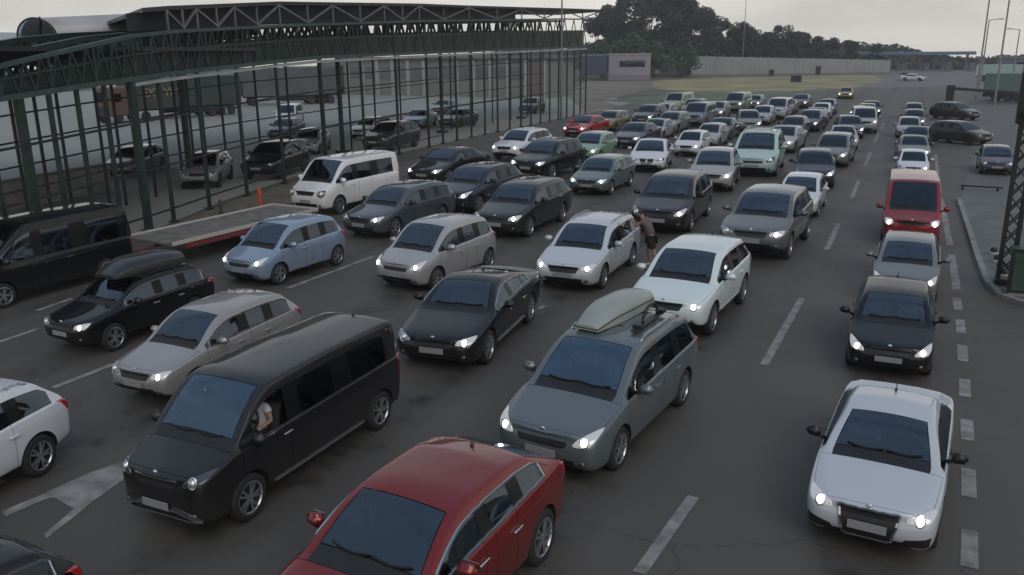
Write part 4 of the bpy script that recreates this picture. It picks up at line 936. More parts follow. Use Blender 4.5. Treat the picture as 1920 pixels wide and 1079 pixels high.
for i, y in enumerate(posts):
    thick = .22 if i in (5, 9) else .12
    z = interp(ZB, y); b = MB(); b.box(rel(fe, (fx(y), y, z / 2)), (thick, thick, z)); b.box(rel(fe, (fx(y), y, .03)), (thick + .16, thick + .16, .06)); b.build('post', DGREEN, fe)
for fr_, tk, m_, nm in ((1.0, .16, GREEN, 'top_beam'), (.72, .07, DARK, 'rail'), (.40, .06, DARK, 'rail'), (.10, .06, DARK, 'rail')):
    b = MB(); lim = 83.4 if fr_ in (1.0, .40) else 54
    yy = [y for y in posts if y <= lim]
    if fr_ == 1.0: yy = [8] + yy
    for a, c in zip(yy[:-1], yy[1:]):
        b.bar(rel(fe, (fx(a) + .10, a, interp(ZB, a) * fr_)), rel(fe, (fx(c) + .10, c, interp(ZB, c) * fr_)), tk)
    b.build(nm, m_, fe)
b = MB()
for a, c in zip(posts[9:-1], posts[10:]):
    b.bar(rel(fe, (fx(a) + .05, a, interp(ZB, a) - .20)), rel(fe, (fx(c) + .05, c, interp(ZB, c) - .20)), .13)
b.build('light_strip', WHITE, fe)

# a second, lighter screen a few metres behind the first, and a low wall
f2 = empty('screen_fence', (fx(30) - 4.2, 30, 0), 0, 'second lighter screen of thin posts a few metres behind the tall fence', 'fence')
y2 = [12 + k * 1.1 for k in range(19)] + [33.5, 36.5, 39.5, 43, 46.5, 50, 54, 58, 62, 66, 70, 74, 78, 82]
for y in y2: b = MB(); z = interp(ZB, y) - .1; b.box(rel(f2, (fx(y) - 4.2, y, z / 2)), (.09, .09, z)); b.build('post', DARK, f2)
for fr_ in (.98, .80, .62, .46, .30):
    b = MB()
    for a, c in zip(y2[:-1], y2[1:]): b.bar(rel(f2, (fx(a) - 4.15, a, interp(ZB, a) * fr_)), rel(f2, (fx(c) - 4.15, c, interp(ZB, c) * fr_)), .06)
    b.build('rail', DARK, f2)
lw = empty('low_wall', (-33.5, 20, 0), R(8), 'low pale concrete wall behind the screen fence near the left edge', 'wall')
MB().box((0, 0, .6), (.25, 16, 1.2), 0, 0, None, .02).build('wall', KERB, lw); MB().box((0, 0, 1.24), (.40, 16.2, .09), 0, 0, None, .01).build('coping', PAVE, lw)
ca = empty('customs_canopy', (fx(40) - 14, 40, 0), 0, 'long green steel truss canopy with a flat dark roof over the left lot', 'canopy')
yy = [8, 10, 12, 14, 16, 18, 20, 22, 24.5, 27, 30, 33, 37, 41, 45.5, 50, 55, 60, 65, 70, 76, 83.4]
def truss(dx, name, m_, dens, z0f, z1f, tk, y_from=0):
    b = MB()
    for a, c in zip(yy[:-1], yy[1:]):
        if a < y_from: continue
        b.bar(rel(ca, (fx(a) + dx, a, z1f(a))), rel(ca, (fx(c) + dx, c, z1f(c))), tk * 1.6)
        b.bar(rel(ca, (fx(a) + dx, a, lerp(z0f(a), z1f(a), .55))), rel(ca, (fx(c) + dx, c, lerp(z0f(c), z1f(c), .55))), tk)
        for k in range(dens):
            t0, t1, tm = lerp(a, c, k / dens), lerp(a, c, (k + 1) / dens), lerp(a, c, (k + .5) / dens)
            b.bar(rel(ca, (fx(t0) + dx, t0, z0f(t0))), rel(ca, (fx(tm) + dx, tm, z1f(tm))), tk)
            b.bar(rel(ca, (fx(tm) + dx, tm, z1f(tm))), rel(ca, (fx(t1) + dx, t1, z0f(t1))), tk)
        b.bar(rel(ca, (fx(a) + dx, a, z0f(a))), rel(ca, (fx(a) + dx, a, z1f(a))), tk * 1.5)
    return b.build(name, m_, ca)
zb_, zc_, zr_ = (lambda y: interp(ZB, y) + .05), (lambda y: interp(ZC, y)), (lambda y: interp(ZR, y))
truss(0, 'front_truss', DGREEN, 3, lambda y: lerp(zb_(y), zc_(y), .0), zc_, .065)
truss(-2.5, 'inner_truss', DGREEN, 3, lambda y: lerp(zb_(y), zc_(y), .1), lambda y: lerp(zb_(y), zc_(y), .95), .11)
truss(-6, 'back_truss', DGREEN, 3, lambda y: lerp(zb_(y), zc_(y), .2), lambda y: lerp(zb_(y), zc_(y), .95), .14)
b = MB()                                    # the closed lower panel of the fascia
for a, c in zip(yy[:-1], yy[1:]):
    p = [rel(ca, (fx(a) - .30, a, zb_(a) - .02)), rel(ca, (fx(c) - .30, c, zb_(c) - .02)), rel(ca, (fx(c) - .30, c, lerp(zb_(c), zc_(c), .60))), rel(ca, (fx(a) - .30, a, lerp(zb_(a), zc_(a), .60)))]
    q = [v + Vector((-.12, 0, 0)) for v in p]; b.add(p + q, [(0, 1, 2, 3), (7, 6, 5, 4), (3, 2, 6, 7), (0, 4, 5, 1), (0, 3, 7, 4), (1, 5, 6, 2)])
b.build('fascia_panel', DGREEN, ca)
b = MB()                                    # upper chord
for a, c in zip(yy[:-1], yy[1:]): b.bar(rel(ca, (fx(a) + .06, a, zc_(a))), rel(ca, (fx(c) + .06, c, zc_(c))), .13)
b.build('upper_chord', GREEN, ca)
# main roof: deep dark edge on trusses, far end running to a point
ry = [23.0, 24.8, 27, 30, 34, 39, 45, 50, 58, 68, 78, 88]
b = MB(); th = .16
ins = [.1, .3, .3, .3, .3, .3, .3, .3, .3, .2, .0, -.6]
P0 = [rel(ca, (fx(y) - k, y, zr_(y))) for y, k in zip(ry, ins)]
P1 = [rel(ca, (fx(y) - lerp(23, 9, i / 10), y + lerp(16.2, 7, i / 10), zr_(y) + .05)) for i, y in enumerate(ry)]
n_ = len(ry); vs = P0 + P1 + [v - Vector((0, 0, th)) for v in P0] + [v - Vector((0, 0, th)) for v in P1]
fs = []
for i in range(n_ - 1):
    fs += [(i, i + 1, n_ + i + 1, n_ + i), (2 * n_ + i, 3 * n_ + i, 3 * n_ + i + 1, 2 * n_ + i + 1), (i, 2 * n_ + i, 2 * n_ + i + 1, i + 1), (n_ + i, n_ + i + 1, 3 * n_ + i + 1, 3 * n_ + i)]
fs += [(0, n_, 3 * n_, 2 * n_), (n_ - 1, 3 * n_ - 1, 4 * n_ - 1, 2 * n_ - 1)]
b.add(vs, fs); b.build('roof', DARK, ca)
b = MB()
for i in range(n_ - 1):                     # dark infill sheeting set back under the eave
    if ry[i] > 60: continue
    a, c = ry[i], ry[i + 1]; s0, s1 = .9, .9
    p = [rel(ca, (fx(a) - s0, a, zc_(a) + .06)), rel(ca, (fx(c) - s1, c, zc_(c) + .06)), rel(ca, (fx(c) - s1, c, zr_(c) - th - .01)), rel(ca, (fx(a) - s0, a, zr_(a) - th - .01))]
    q = [v + Vector((-.08, 0, 0)) for v in p]; b.add(p + q, [(0, 1, 2, 3), (7, 6, 5, 4), (3, 2, 6, 7), (0, 4, 5, 1), (0, 3, 7, 4), (1, 5, 6, 2)])
b.build('infill_sheeting', mat('infill_sheet', (.016, .018, .026), .7, vary=(.8, .3)), ca)
b = MB()
for k, (a, c) in enumerate(zip(ry[1:-1], ry[2:])):
    m2 = (a + c) / 2; tk = .085
    for y in (a, m2): b.bar(rel(ca, (fx(y) - .32, y, zc_(y))), rel(ca, (fx(y) - .32, y, zr_(y) - th)), tk)
    b.bar(rel(ca, (fx(a) - .32, a, zr_(a) - th)), rel(ca, (fx(m2) - .32, m2, zc_(m2) + .1)), tk); b.bar(rel(ca, (fx(m2) - .32, m2, zc_(m2) + .1)), rel(ca, (fx(c) - .32, c, zr_(c) - th)), tk)
b.build('eave_truss', GREY, ca)
for y in (17.2, 30, 45, 60, 76):           # columns that carry the roof
    x = fx(y) - 4.0; b = MB(); b.box(rel(ca, (x, y, interp(ZC, y) / 2)), (.22, .22, interp(ZC, y))); b.box(rel(ca, (x, y, .1)), (.7, .7, .2)); b.build('column', DGREEN, ca)
# vaulted rooflight at the near end of the canopy
vx, vy, vz = -38.3, 28.0, 7.05
vl = empty('vaulted_rooflight', (vx, vy, vz), R(5), 'arched rooflight with a grey vaulted top at the near end of the canopy', 'rooflight')
b = MB(); seg = 16; RA = 1.22; LN = 15
def arc(k, r_=RA): a = math.pi * k / seg; return (-math.cos(a) * r_, math.sin(a) * r_ * .74)
vs = [(arc(k)[0], 0, arc(k)[1]) for k in range(seg + 1)] + [(arc(k)[0], LN, arc(k)[1]) for k in range(seg + 1)] + [(arc(k, RA - .05)[0], 0, arc(k, RA - .05)[1]) for k in range(seg + 1)] + [(arc(k, RA - .05)[0], LN, arc(k, RA - .05)[1]) for k in range(seg + 1)]
m_ = seg + 1; fs = []
for k in range(seg): fs += [(k, k + 1, m_ + k + 1, m_ + k), (2 * m_ + k, 3 * m_ + k, 3 * m_ + k + 1, 2 * m_ + k + 1), (k, 2 * m_ + k, 2 * m_ + k + 1, k + 1), (m_ + k, m_ + k + 1, 3 * m_ + k + 1, 3 * m_ + k)]
b.add([(x, y + .15, z) for x, y, z in vs], fs); b.build('vault', mat('rooflight_sheet', (.33, .33, .34), .35, vary=(.6, .12)), vl, True)
b = MB(); pts = [(arc(k)[0], 0, arc(k)[1]) for k in range(seg + 1)]; b.tube(pts, .09, 0, 6); b.bar((-RA, 0, 0), (RA, 0, 0), .10); b.bar((.15, 0, 0), (.45, 0, .95), .06); b.build('arch_frame', DARK, vl)
fan = [(0, .05, 0)] + [(x, .05, z) for x, _, z in pts]
b = MB().add(fan + [(x, y + .03, z) for x, y, z in fan], [(0, i + 1, i) for i in range(1, len(fan) - 1)] + [(len(fan), len(fan) + i, len(fan) + i + 1) for i in range(1, len(fan) - 1)]); b.build('end_glazing', glass_mat('rooflight_glass', (.75, .77, .77), .1), vl)
MB().box((0, LN / 2 + .1, -.35), (2 * RA + .1, LN, .72)).build('upstand', DGREEN, vl)
vl.rotation_euler = (R(4), 0, R(5))
for i, x in enumerate((-4.2,)):
    o = empty('vaulted_rooflight', (vx + x, vy - 1.0, vz - .55), R(5), 'lower second rooflight cut off by the left edge', 'rooflight')
    for ch in vl.children: c_ = ch.copy(); COL.objects.link(c_); c_.parent = o
b = MB(); q = [rel(ca, v) for v in ((-23.2, 9, 6.36), (-25.2, 22, 6.36), (-27.5, 31, 6.36), (-40, 40, 6.36), (-44.5, 26, 6.36))]
b.add(q + [v + Vector((0, 0, .14)) for v in q], [(4, 3, 2, 1, 0), (5, 6, 7, 8, 9)] + [(i, (i + 1) % 5, 5 + (i + 1) % 5, 5 + i) for i in range(5)]); b.build('lower_roof', DARK, ca)
mast = empty('thin_mast', (fx(76) + .2, 76, 0), 0, 'thin mast rising above the far end of the canopy', 'mast')
MB().lathe([(.12, 0), (.07, 13.5), (0, 13.6)], 'Z', 8).build('pole', GREY, mast, True); MB().box((0, 0, .03), (.4, .4, .06)).build('base', GREY, mast)

# ------------------------------------------------------------------ flatbed trailer, bollards
tr = empty('flatbed_trailer', (-20.75, 21.2, 0), R(-3), 'empty flatbed trailer with pale deck edges and red side lamps', 'trailer')
REDP = mat('red_trailer_paint', (.15, .032, .032), .5); DECK = mat('worn_trailer_deck', (.13, .125, .11), .7, vary=(2.5, .4)); PALE = mat('pale_trailer_edge', (.48, .44, .39), .5, .1)
MB().box((0, 0, .70), (2.15, 6.4, .07)).build('deck', DECK, tr)
b = MB()
for s in (-1, 1): b.box((s * 1.10, 0, .735), (.06, 6.5, .11))
b.box((0, 3.24, .735), (2.14, .06, .11)); b.build('edge_rail', PALE, tr)
b = MB()
for s in (-1, 1): b.box((s * 1.06, .2, .58), (.08, 5.9, .16))
b.box((0, 0, .55), (.12, 6.0, .12)); b.bar((0, -3.1, .5), (0, -4.3, .45), .10); b.build('chassis', REDP, tr)
for y in (.25, 1.1):
    for s in (-1, 1):
        wm, rm_ = wheel(.31, 8); wo = use(wm, 'wheel', tr, [TYRE]); wo.location = (s * .90, y, .31); wo.rotation_euler = (0, 0, 0 if s > 0 else math.pi); use(rm_, 'rim', wo, [DARKALLOY, DARKALLOY])
for y in (-2.6, -.9, 2.6): MB().box((1.115, y, .58), (.03, .16, .07), 0, 0, None, .008).build('side_lamp', TAIL, tr)
for i, (x, y, c, lab) in enumerate(((-23.9, 26.3, 'red', 'slim red post on the verge between trailer and white minibus'), (-24.9, 25.1, 'dark', 'short dark post on the verge beside the fence'))):
    q = empty('marker_post', (x, y, 0), 0, lab, 'post')
    MB().lathe([(.09, 0), (.075, .95), (.05, 1.0), (0, 1.01)] if c == 'red' else [(.06, 0), (.06, .6), (0, .62)], 'Z', 12).build('shaft', mat('red_post', (.45, .045, .02), .5) if c == 'red' else DARK, q, True)
    MB().lathe([(.16, 0), (.15, .05), (.09, .07)], 'Z', 12).build('base', DARK, q, True)
vg = sheet('fence_verge', [(-24.0, 20.2), (-22.9, 20.2), (-23.0, 30), (-24.6, 36), (-28.6, 36), (-26.9, 28)], .005, mat('verge_soil', (.10, .085, .06), .95, vary=(1.2, .4)))
# ------------------------------------------------------------------ loads on roofs
def on_car(key, x, y, z):
    r_ = CARMAP[key]; return Matrix.Translation(r_.location) @ r_.rotation_euler.to_matrix().to_4x4() @ Vector((x * r_.scale.x, y * r_.scale.y, z * r_.scale.z))
def roof_box(key, x, y, z, l, wd, h, m, label, hd=0):
    r_ = CARMAP[key]; o = empty('roof_box', on_car(key, x, y, z), r_.rotation_euler.z + R(hd), label, 'roof box')
    vs = []; n = 14; fs = []; prof = []
    for i in range(n + 1):
        u = i / n; wf = .62 + .38 * math.sin(min(1, (u + .06) * 1.9) * math.pi / 2) if u < .5 else 1 - .12 * ((u - .5) / .5) ** 3
        hf = .25 + .75 * math.sin(min(1, u * 2.6) * math.pi / 2) if u < .6 else 1 - .25 * ((u - .6) / .4) ** 2
        prof.append((lerp(-l / 2, l / 2, u), wd / 2 * wf, h * hf))
    sec = [(-1, .0), (-1.0, .38), (-.92, .72), (-.70, .93), (-.3, 1.0), (.3, 1.0), (.70, .93), (.92, .72), (1.0, .38), (1, .0)]
    for y_, w_, h_ in prof: vs += [(sx * w_, y_, sz * h_ + .0) for sx, sz in sec]
    k = len(sec)
    for i in range(n):
        for j in range(k - 1): fs.append((i * k + j, i * k + j + 1, (i + 1) * k + j + 1, (i + 1) * k + j))
        fs.append((i * k + k - 1, i * k, (i + 1) * k, (i + 1) * k + k - 1))
    fs += [tuple(range(k - 1, -1, -1)), tuple(n * k + j for j in range(k))]
    me = MB().add([(a, b_, c_ + .06) for a, b_, c_ in vs], fs).mesh('shell', [m]); link(bpy.data.objects.new('shell', edge_sharp(me, 50)), o)
    sm_ = MB()
    ring = [(sx * w_ * 1.004, y_, .06 + h_ * .42) for sx in (1,) for y_, w_, h_ in prof] + [(-w_ * 1.004, y_, .06 + h_ * .42) for y_, w_, h_ in prof[::-1]]
    ribbon([Vector(v) for v in ring], .014, 0, sm_).build('lid_seam', TRIM, o)
    b = MB()
    b.box((0, 0, .035), (.10, l * .62, .02), 0, 0, None, .004)
    for y_ in (-l * .22, l * .24): b.box((0, y_, .035), (wd * 1.25, .07, .035), 0, 0, None, .008)
    b.build('crossbar', TRIM, o); return o
BOXM = mat('roof_box_shell', (.27, .295, .275), .4, .05, .5, .3, vary=(2, .1)); BOXB = mat('roof_box_black', (.012, .013, .014), .35, 0, .5, .5)
roof_box('B1', -.24, .80, 1.60, 2.0, .64, .34, BOXM, 'pale grey green roof box on top of the steel grey people carrier', -4)
roof_box('E1', .02, .35, 1.57, 1.9, .95, .34, BOXB, 'black roof box on top of the black crossover at the left')
o = empty('bike_carrier', on_car('B1', .44, .75, 1.62), CARMAP['B1'].rotation_euler.z, 'black bicycle carrier arm beside the pale roof box', 'bike carrier')
b = MB(); b.box((0, 0, .06), (.12, 1.35, .03), 0, 0, None, .008); b.build('rail', TRIM, o)
b = MB(); pts = [(0, .05 + .34 * math.cos(a), .08 + .26 * math.sin(a)) for a in [math.pi * i / 9 for i in range(10)]]; b.tube(pts, .05, 0, 6); b.build('hoop', TRIM, o, True)
b = MB(); b.box((0, -.48, .10), (.16, .14, .06), 0, 0, None, .01); b.box((0, .55, .10), (.16, .14, .06), 0, 0, None, .01); b.build('wheel_clamp', TRIM, o)
# roof rack on the mint people carrier
o = empty('roof_rack', on_car('C6', 0, .1, 1.66), CARMAP['C6'].rotation_euler.z, 'pale roof rack on the mint people carrier', 'roof rack')
b = MB(); b.box((0, -.55, .08), (1.3, .08, .05)); b.box((0, .55, .08), (1.3, .08, .05))
for s in (-1, 1): b.bar((s * .62, -.55, 0), (s * .62, -.55, .1), .05); b.bar((s * .62, .55, 0), (s * .62, .55, .1), .05); b.bar((s * .63, -.8, .12), (s * .63, .8, .12), .05)
b.build('bar', SATIN, o)

# ------------------------------------------------------------------ people
SKINC = mat('skin', (.30, .17, .12), .55)
def skin_mesh(name, J, edges, m, root, lv=2):
    me = bpy.data.meshes.new(name); names = list(J); me.from_pydata([J[k][:3] for k in names], [(names.index(a), names.index(b)) for a, b in edges], [])
    o = link(bpy.data.objects.new(name, me)); md = o.modifiers.new('s', 'SKIN'); md.use_smooth_shade = True
    if not me.skin_vertices: me.attributes
    for i, k in enumerate(names):
        r_ = J[k][3]; sv = me.skin_vertices[0].data[i]; sv.radius = r_ if isinstance(r_, tuple) else (r_, r_); sv.use_root = (k == root)
    sb = o.modifiers.new('u', 'SUBSURF'); sb.levels = lv; sb.render_levels = lv
    out = evaluated_mesh(o); bpy.data.objects.remove(o); out.name = name; out.materials.clear(); out.materials.append(m); smooth(out); return out
def person(loc, rz, label, J, shirt, trouser, hair, shoes=None, bare_legs=False, sleeve=.55, sc=1.0, group=None):
    """J: joint name -> position (facing -Y); one continuous body, clothes as shells over it"""
    o = empty('person', loc, rz, label, 'person', group, None, sc)
    V = lambda k: Vector(J[k])
    rad = dict(pel=(.135, .10), spi=(.125, .095), che=(.150, .105), nec=.055, chin=.062, hed=(.078, .092), top=(.062, .072))
    body = {}; E_ = []
    def put(k, p, r_): body[k] = (*p, r_)
    for k in ('pel', 'spi', 'che', 'nec'): put(k, V(k), rad[k])
    up = (V('hed') - V('nec')).normalized()
    put('chin', V('nec').lerp(V('hed'), .62), .062); put('hed', V('hed'), rad['hed']); put('top', V('hed') + up * .085, rad['top'])
    E_ += [('pel', 'spi'), ('spi', 'che'), ('che', 'nec'), ('nec', 'chin'), ('chin', 'hed'), ('hed', 'top')]
    f = J.get('face', (0, -1, 0)); put('nose', V('hed') + Vector(f) * .108 - up * .02, .013); E_.append(('hed', 'nose'))
    for s, S_ in (('l', 1), ('r', -1)):
        sh, el, wr = V('sh' + s), V('el' + s), V('wr' + s)
        put('sh' + s, sh, .060); put('el' + s, el, .043); put('wr' + s, wr, .030); E_ += [('che', 'sh' + s), ('sh' + s, 'el' + s), ('el' + s, 'wr' + s)]
        d = (wr - el).normalized(); sd = d.cross(Vector((0, 0, 1))); sd = sd.normalized() if sd.length > .1 else Vector((1, 0, 0))
        pm = wr + d * .075; put('pm' + s, pm, .036); E_.append(('wr' + s, 'pm' + s))
        for i, (off, ln) in enumerate(((-.030, .065), (-.010, .078), (.010, .074), (.030, .058))):
            a = pm + sd * off + d * .035; b_ = a + d * ln * .5 + Vector((0, 0, -.006)); c_ = b_ + d * ln * .45 + Vector((0, 0, -.022))
            put('f%s%da' % (s, i), a, .0095); put('f%s%db' % (s, i), b_, .009); put('f%s%dc' % (s, i), c_, .008)
            E_ += [('pm' + s, 'f%s%da' % (s, i)), ('f%s%da' % (s, i), 'f%s%db' % (s, i)), ('f%s%db' % (s, i), 'f%s%dc' % (s, i))]
        t1 = wr + d * .045 + sd * (.038 * S_); put('t%sa' % s, t1, .011); put('t%sb' % s, t1 + d * .04 + sd * (.018 * S_), .009); E_ += [('wr' + s, 't%sa' % s), ('t%sa' % s, 't%sb' % s)]
        hp, kn, an = V('hp' + s), V('kn' + s), V('an' + s)
        put('hp' + s, hp, .085); put('th' + s, hp.lerp(kn, .45), .076); put('kn' + s, kn, .055); put('cf' + s, kn.lerp(an, .35), .054); put('an' + s, an, .037)
        E_ += [('pel', 'hp' + s), ('hp' + s, 'th' + s), ('th' + s, 'kn' + s), ('kn' + s, 'cf' + s), ('cf' + s, 'an' + s)]
        fd = Vector(J.get('foot', (0, -1, 0))); put('ft' + s, an + fd * .10 + Vector((0, 0, -.045)), .036); put('to' + s, an + fd * .17 + Vector((0, 0, -.055)), .028); E_ += [('an' + s, 'ft' + s), ('ft' + s, 'to' + s)]
    link(bpy.data.objects.new('body', skin_mesh('body', body, E_, SKINC, 'pel')), o)
    g_ = 1.16
    def shell(nm, ks, ed, m, root, grow=g_, add=.008):
        D = {}
        for k in ks:
            r_ = body[k][3]; D[k] = (*body[k][:3], tuple(a * grow + add for a in r_) if isinstance(r_, tuple) else r_ * grow + add)
        link(bpy.data.objects.new(nm, skin_mesh(nm, D, ed, m, root)), o)
    for s in 'lr':
        a, b_ = Vector(body['sh' + s][:3]), Vector(body['el' + s][:3]); body['sl' + s] = (*a.lerp(b_, sleeve), .046)
    shell('shirt', ['pel', 'spi', 'che', 'shl', 'shr', 'sll', 'slr'], [('pel', 'spi'), ('spi', 'che'), ('che', 'shl'), ('che', 'shr'), ('shl', 'sll'), ('shr', 'slr')], shirt, 'che', 1.30, .014)
    if bare_legs:
        for s in 'lr': body['sx' + s] = (*Vector(body['th' + s][:3]).lerp(Vector(body['kn' + s][:3]), .7), .066)
        shell('shorts', ['pel', 'hpl', 'hpr', 'thl', 'thr', 'sxl', 'sxr'], [('pel', 'hpl'), ('pel', 'hpr'), ('hpl', 'thl'), ('hpr', 'thr'), ('thl', 'sxl'), ('thr', 'sxr')], trouser, 'pel', 1.22, .014)
    else:
        ks = ['pel'] + [a + s for a in ('hp', 'th', 'kn', 'cf', 'an') for s in 'lr']; ed = []
        for s in 'lr': ed += [('pel', 'hp' + s), ('hp' + s, 'th' + s), ('th' + s, 'kn' + s), ('kn' + s, 'cf' + s), ('cf' + s, 'an' + s)]
        shell('trousers', ks, ed, trouser, 'pel', 1.18, .012)
    for s in 'lr':
        shell('shoe', ['an' + s, 'ft' + s, 'to' + s], [('an' + s, 'ft' + s), ('ft' + s, 'to' + s)], shoes or DASH, 'ft' + s, 1.15, .006)
    fv = Vector(f); hd = V('hed')
    bm = bmesh.new(); bmesh.ops.create_uvsphere(bm, u_segments=14, v_segments=10, radius=1)
    for v in list(bm.verts):
        if v.co.z < -.35 or (v.co.dot(fv) > .45 and v.co.z < .45): bm.verts.remove(v)
    for v in bm.verts: v.co = Vector((v.co.x * .088, v.co.y * .105, v.co.z * .115)) + hd + up * .035 - fv * .012
    me = bpy.data.meshes.new('hair'); bm.to_mesh(me); bm.free(); me.materials.append(hair); smooth(me); link(bpy.data.objects.new('hair', me), o)
    sdv = fv.cross(up).normalized(); eb = MB(); mo = MB()
    for s in (-1, 1): c_ = hd + fv * .086 + sdv * (.032 * s) + up * .012; eb.lathe([(0, -.006), (.011, -.003), (.012, .004)], 'Y', 10, 0, c_)
    eb.build('eyes', mat('eye_dark', (.03, .02, .018), .3), o, True)
    mo.box((0, 0, 0), (.045, .012, .010), 0, 0, Matrix.Translation(hd + fv * .090 - up * .055) @ fv.to_track_quat('-Y', 'Z').to_matrix().to_4x4(), .003); mo.build('mouth', mat('lip', (.22, .09, .08), .5), o)
    for s in (-1, 1): MB().box((0, 0, 0), (.022, .04, .06), 0, 0, Matrix.Translation(hd + sdv * (.080 * s) - fv * .008), .008).build('ear', SKINC, o, True)
    return o
HAIRD = mat('dark_hair', (.018, .012, .009), .6); WHITESH = mat('white_shirt', (.55, .56, .57), .8); DARKSH = mat('dark_shirt', (.03, .03, .035), .85); BROWNSH = mat('brown_top', (.12, .085, .08), .85); GREYSH = mat('grey_shirt', (.16, .16, .17), .85)
BLKSHORT = mat('black_shorts', (.012, .013, .013), .85); WSHOE = mat('white_shoe', (.55, .54, .50), .7); JEAN = mat('dark_trousers', (.02, .022, .03), .85)
SKL = dict(pel=(.03, 0, .92), spi=(-.02, 0, 1.10), che=(-.14, 0, 1.30), nec=(-.25, .0, 1.47), hed=(-.33, -.0, 1.60), face=(-.92, 0, -.38), foot=(-1, 0, 0),
    shl=(-.18, .19, 1.40), ell=(-.36, .24, 1.20), wrl=(-.50, .14, 1.30), shr=(-.18, -.19, 1.40), elr=(-.40, -.22, 1.26), wrr=(-.52, -.10, 1.36),
    hpl=(.03, .10, .88), knl=(-.10, .13, .48), anl=(.02, .13, .085), hpr=(.05, -.10, .88), knr=(.16, -.12, .49), anr=(.34, -.12, .095))
person((-6.78, 23.75, 0), R(0), 'person in a brown top and black shorts leaning at the silver white estate car', SKL, BROWNSH, BLKSHORT, HAIRD, WSHOE, True)
def seated(key, side, shirt, label, arm_out=False, group=None):
    k = CARMAP[key]; kind = [c for c in CARS if c[0] == key][0][1]; p = TPL[kind]
    zf = (.42 if p['tail'] != 'van' else .62) - max(0, 1.46 - p['H']) * .6
    y = -p['L'] / 2 + p['rf'] + .25 - .08; z = zf + (.29 if p['H'] > 1.55 else .15)
    J = dict(pel=(0, .06, 0), spi=(0, .10, .18), che=(0, .13, .40), nec=(0, .12, .56), hed=(0, .08, .70), face=(0, -1, 0), foot=(0, -.9, -.3),
        shl=(.19, .13, .49), ell=(.27, -.06, .30), wrl=(.16, -.30, .36), shr=(-.19, .13, .49), elr=(-.26, -.06, .30), wrr=(-.14, -.32, .36),
        hpl=(.10, 0, -.01), knl=(.14, -.42, .06), anl=(.13, -.66, -.24), hpr=(-.10, 0, -.01), knr=(-.14, -.42, .06), anr=(-.13, -.66, -.24))
    if arm_out: J.update(ell=(.40, -.02, .34), wrl=(.46, -.27, .36))
    pk = (shirt.name, arm_out)
    if pk not in PROTO: PROTO[pk] = o = person(on_car(key, .36 * side, y, z), k.rotation_euler.z, label, J, shirt, JEAN, HAIRD, sc=.94 * k.scale.x, group='people sitting in the cars')
    else:
        o = PROTO[pk].copy(); COL.objects.link(o); o.location = on_car(key, .36 * side, y, z); o.rotation_euler = (0, 0, k.rotation_euler.z); o.scale = (.94 * k.scale.x,) * 3; o['label'] = label
        for ch_ in PROTO[pk].children: c2 = ch_.copy(); COL.objects.link(c2); c2.parent = o
    return o
PROTO = {}
seated('C1', 1, WHITESH, 'driver in a white shirt at the open window of the graphite van', True)
seated('E2', 1, DARKSH, 'driver in dark clothes inside the light blue compact car')
seated('A1', 1, DARKSH, 'driver in dark clothes inside the silver white coupe')
seated('A1', -1, GREYSH, 'passenger in a grey shirt inside the silver white coupe')
seated('D1', 1, GREYSH, 'driver in a grey shirt inside the warm silver estate car')
seated('D2', 1, DARKSH, 'driver in dark clothes inside the small silver hatchback')
for key_, s_, sh_, lb_ in (('A2', 1, WHITESH, 'driver in a white shirt inside the black hatchback of the right hand queue'), ('A2', -1, DARKSH, 'passenger in dark clothes inside the black hatchback of the right hand queue'), ('A3', 1, GREYSH, 'driver in a grey shirt inside the silver grey hatchback'), ('A4', 1, DARKSH, 'driver in dark clothes inside the red van'),
        ('B0', 1, DARKSH, 'driver in dark clothes inside the deep red hatchback'), ('B1', 1, GREYSH, 'driver in a grey shirt inside the steel grey people carrier'), ('B1', -1, WHITESH, 'passenger in a white shirt inside the steel grey people carrier'), ('B3', 1, WHITESH, 'driver in a white shirt inside the grey crossover'), ('B4', 1, DARKSH, 'driver in dark clothes inside the small white hatchback'),
        ('C2', 1, GREYSH, 'driver in a grey shirt inside the black sedan'), ('C3', 1, DARKSH, 'driver in dark clothes inside the silver white estate car'), ('C4', 1, GREYSH, 'driver in a grey shirt inside the dark plum people carrier'), ('C5', 1, DARKSH, 'driver in dark clothes inside the champagne silver hatchback'), ('D3', 1, WHITESH, 'driver in a white shirt inside the greenish black estate car'),
        ('D5', 1, DARKSH, 'driver in dark clothes inside the white sedan'), ('E1', 1, GREYSH, 'driver in a grey shirt inside the black crossover with roof box'), ('E3', 1, DARKSH, 'driver in dark clothes inside the dark teal grey estate car'), ('E4', 1, GREYSH, 'driver in a grey shirt inside the night blue hatchback'), ('C1', -1, GREYSH, 'passenger in a grey shirt inside the graphite van')): seated(key_, s_, sh_, lb_)
seated('B2', 1, GREYSH, 'driver in a grey shirt inside the white crossover')

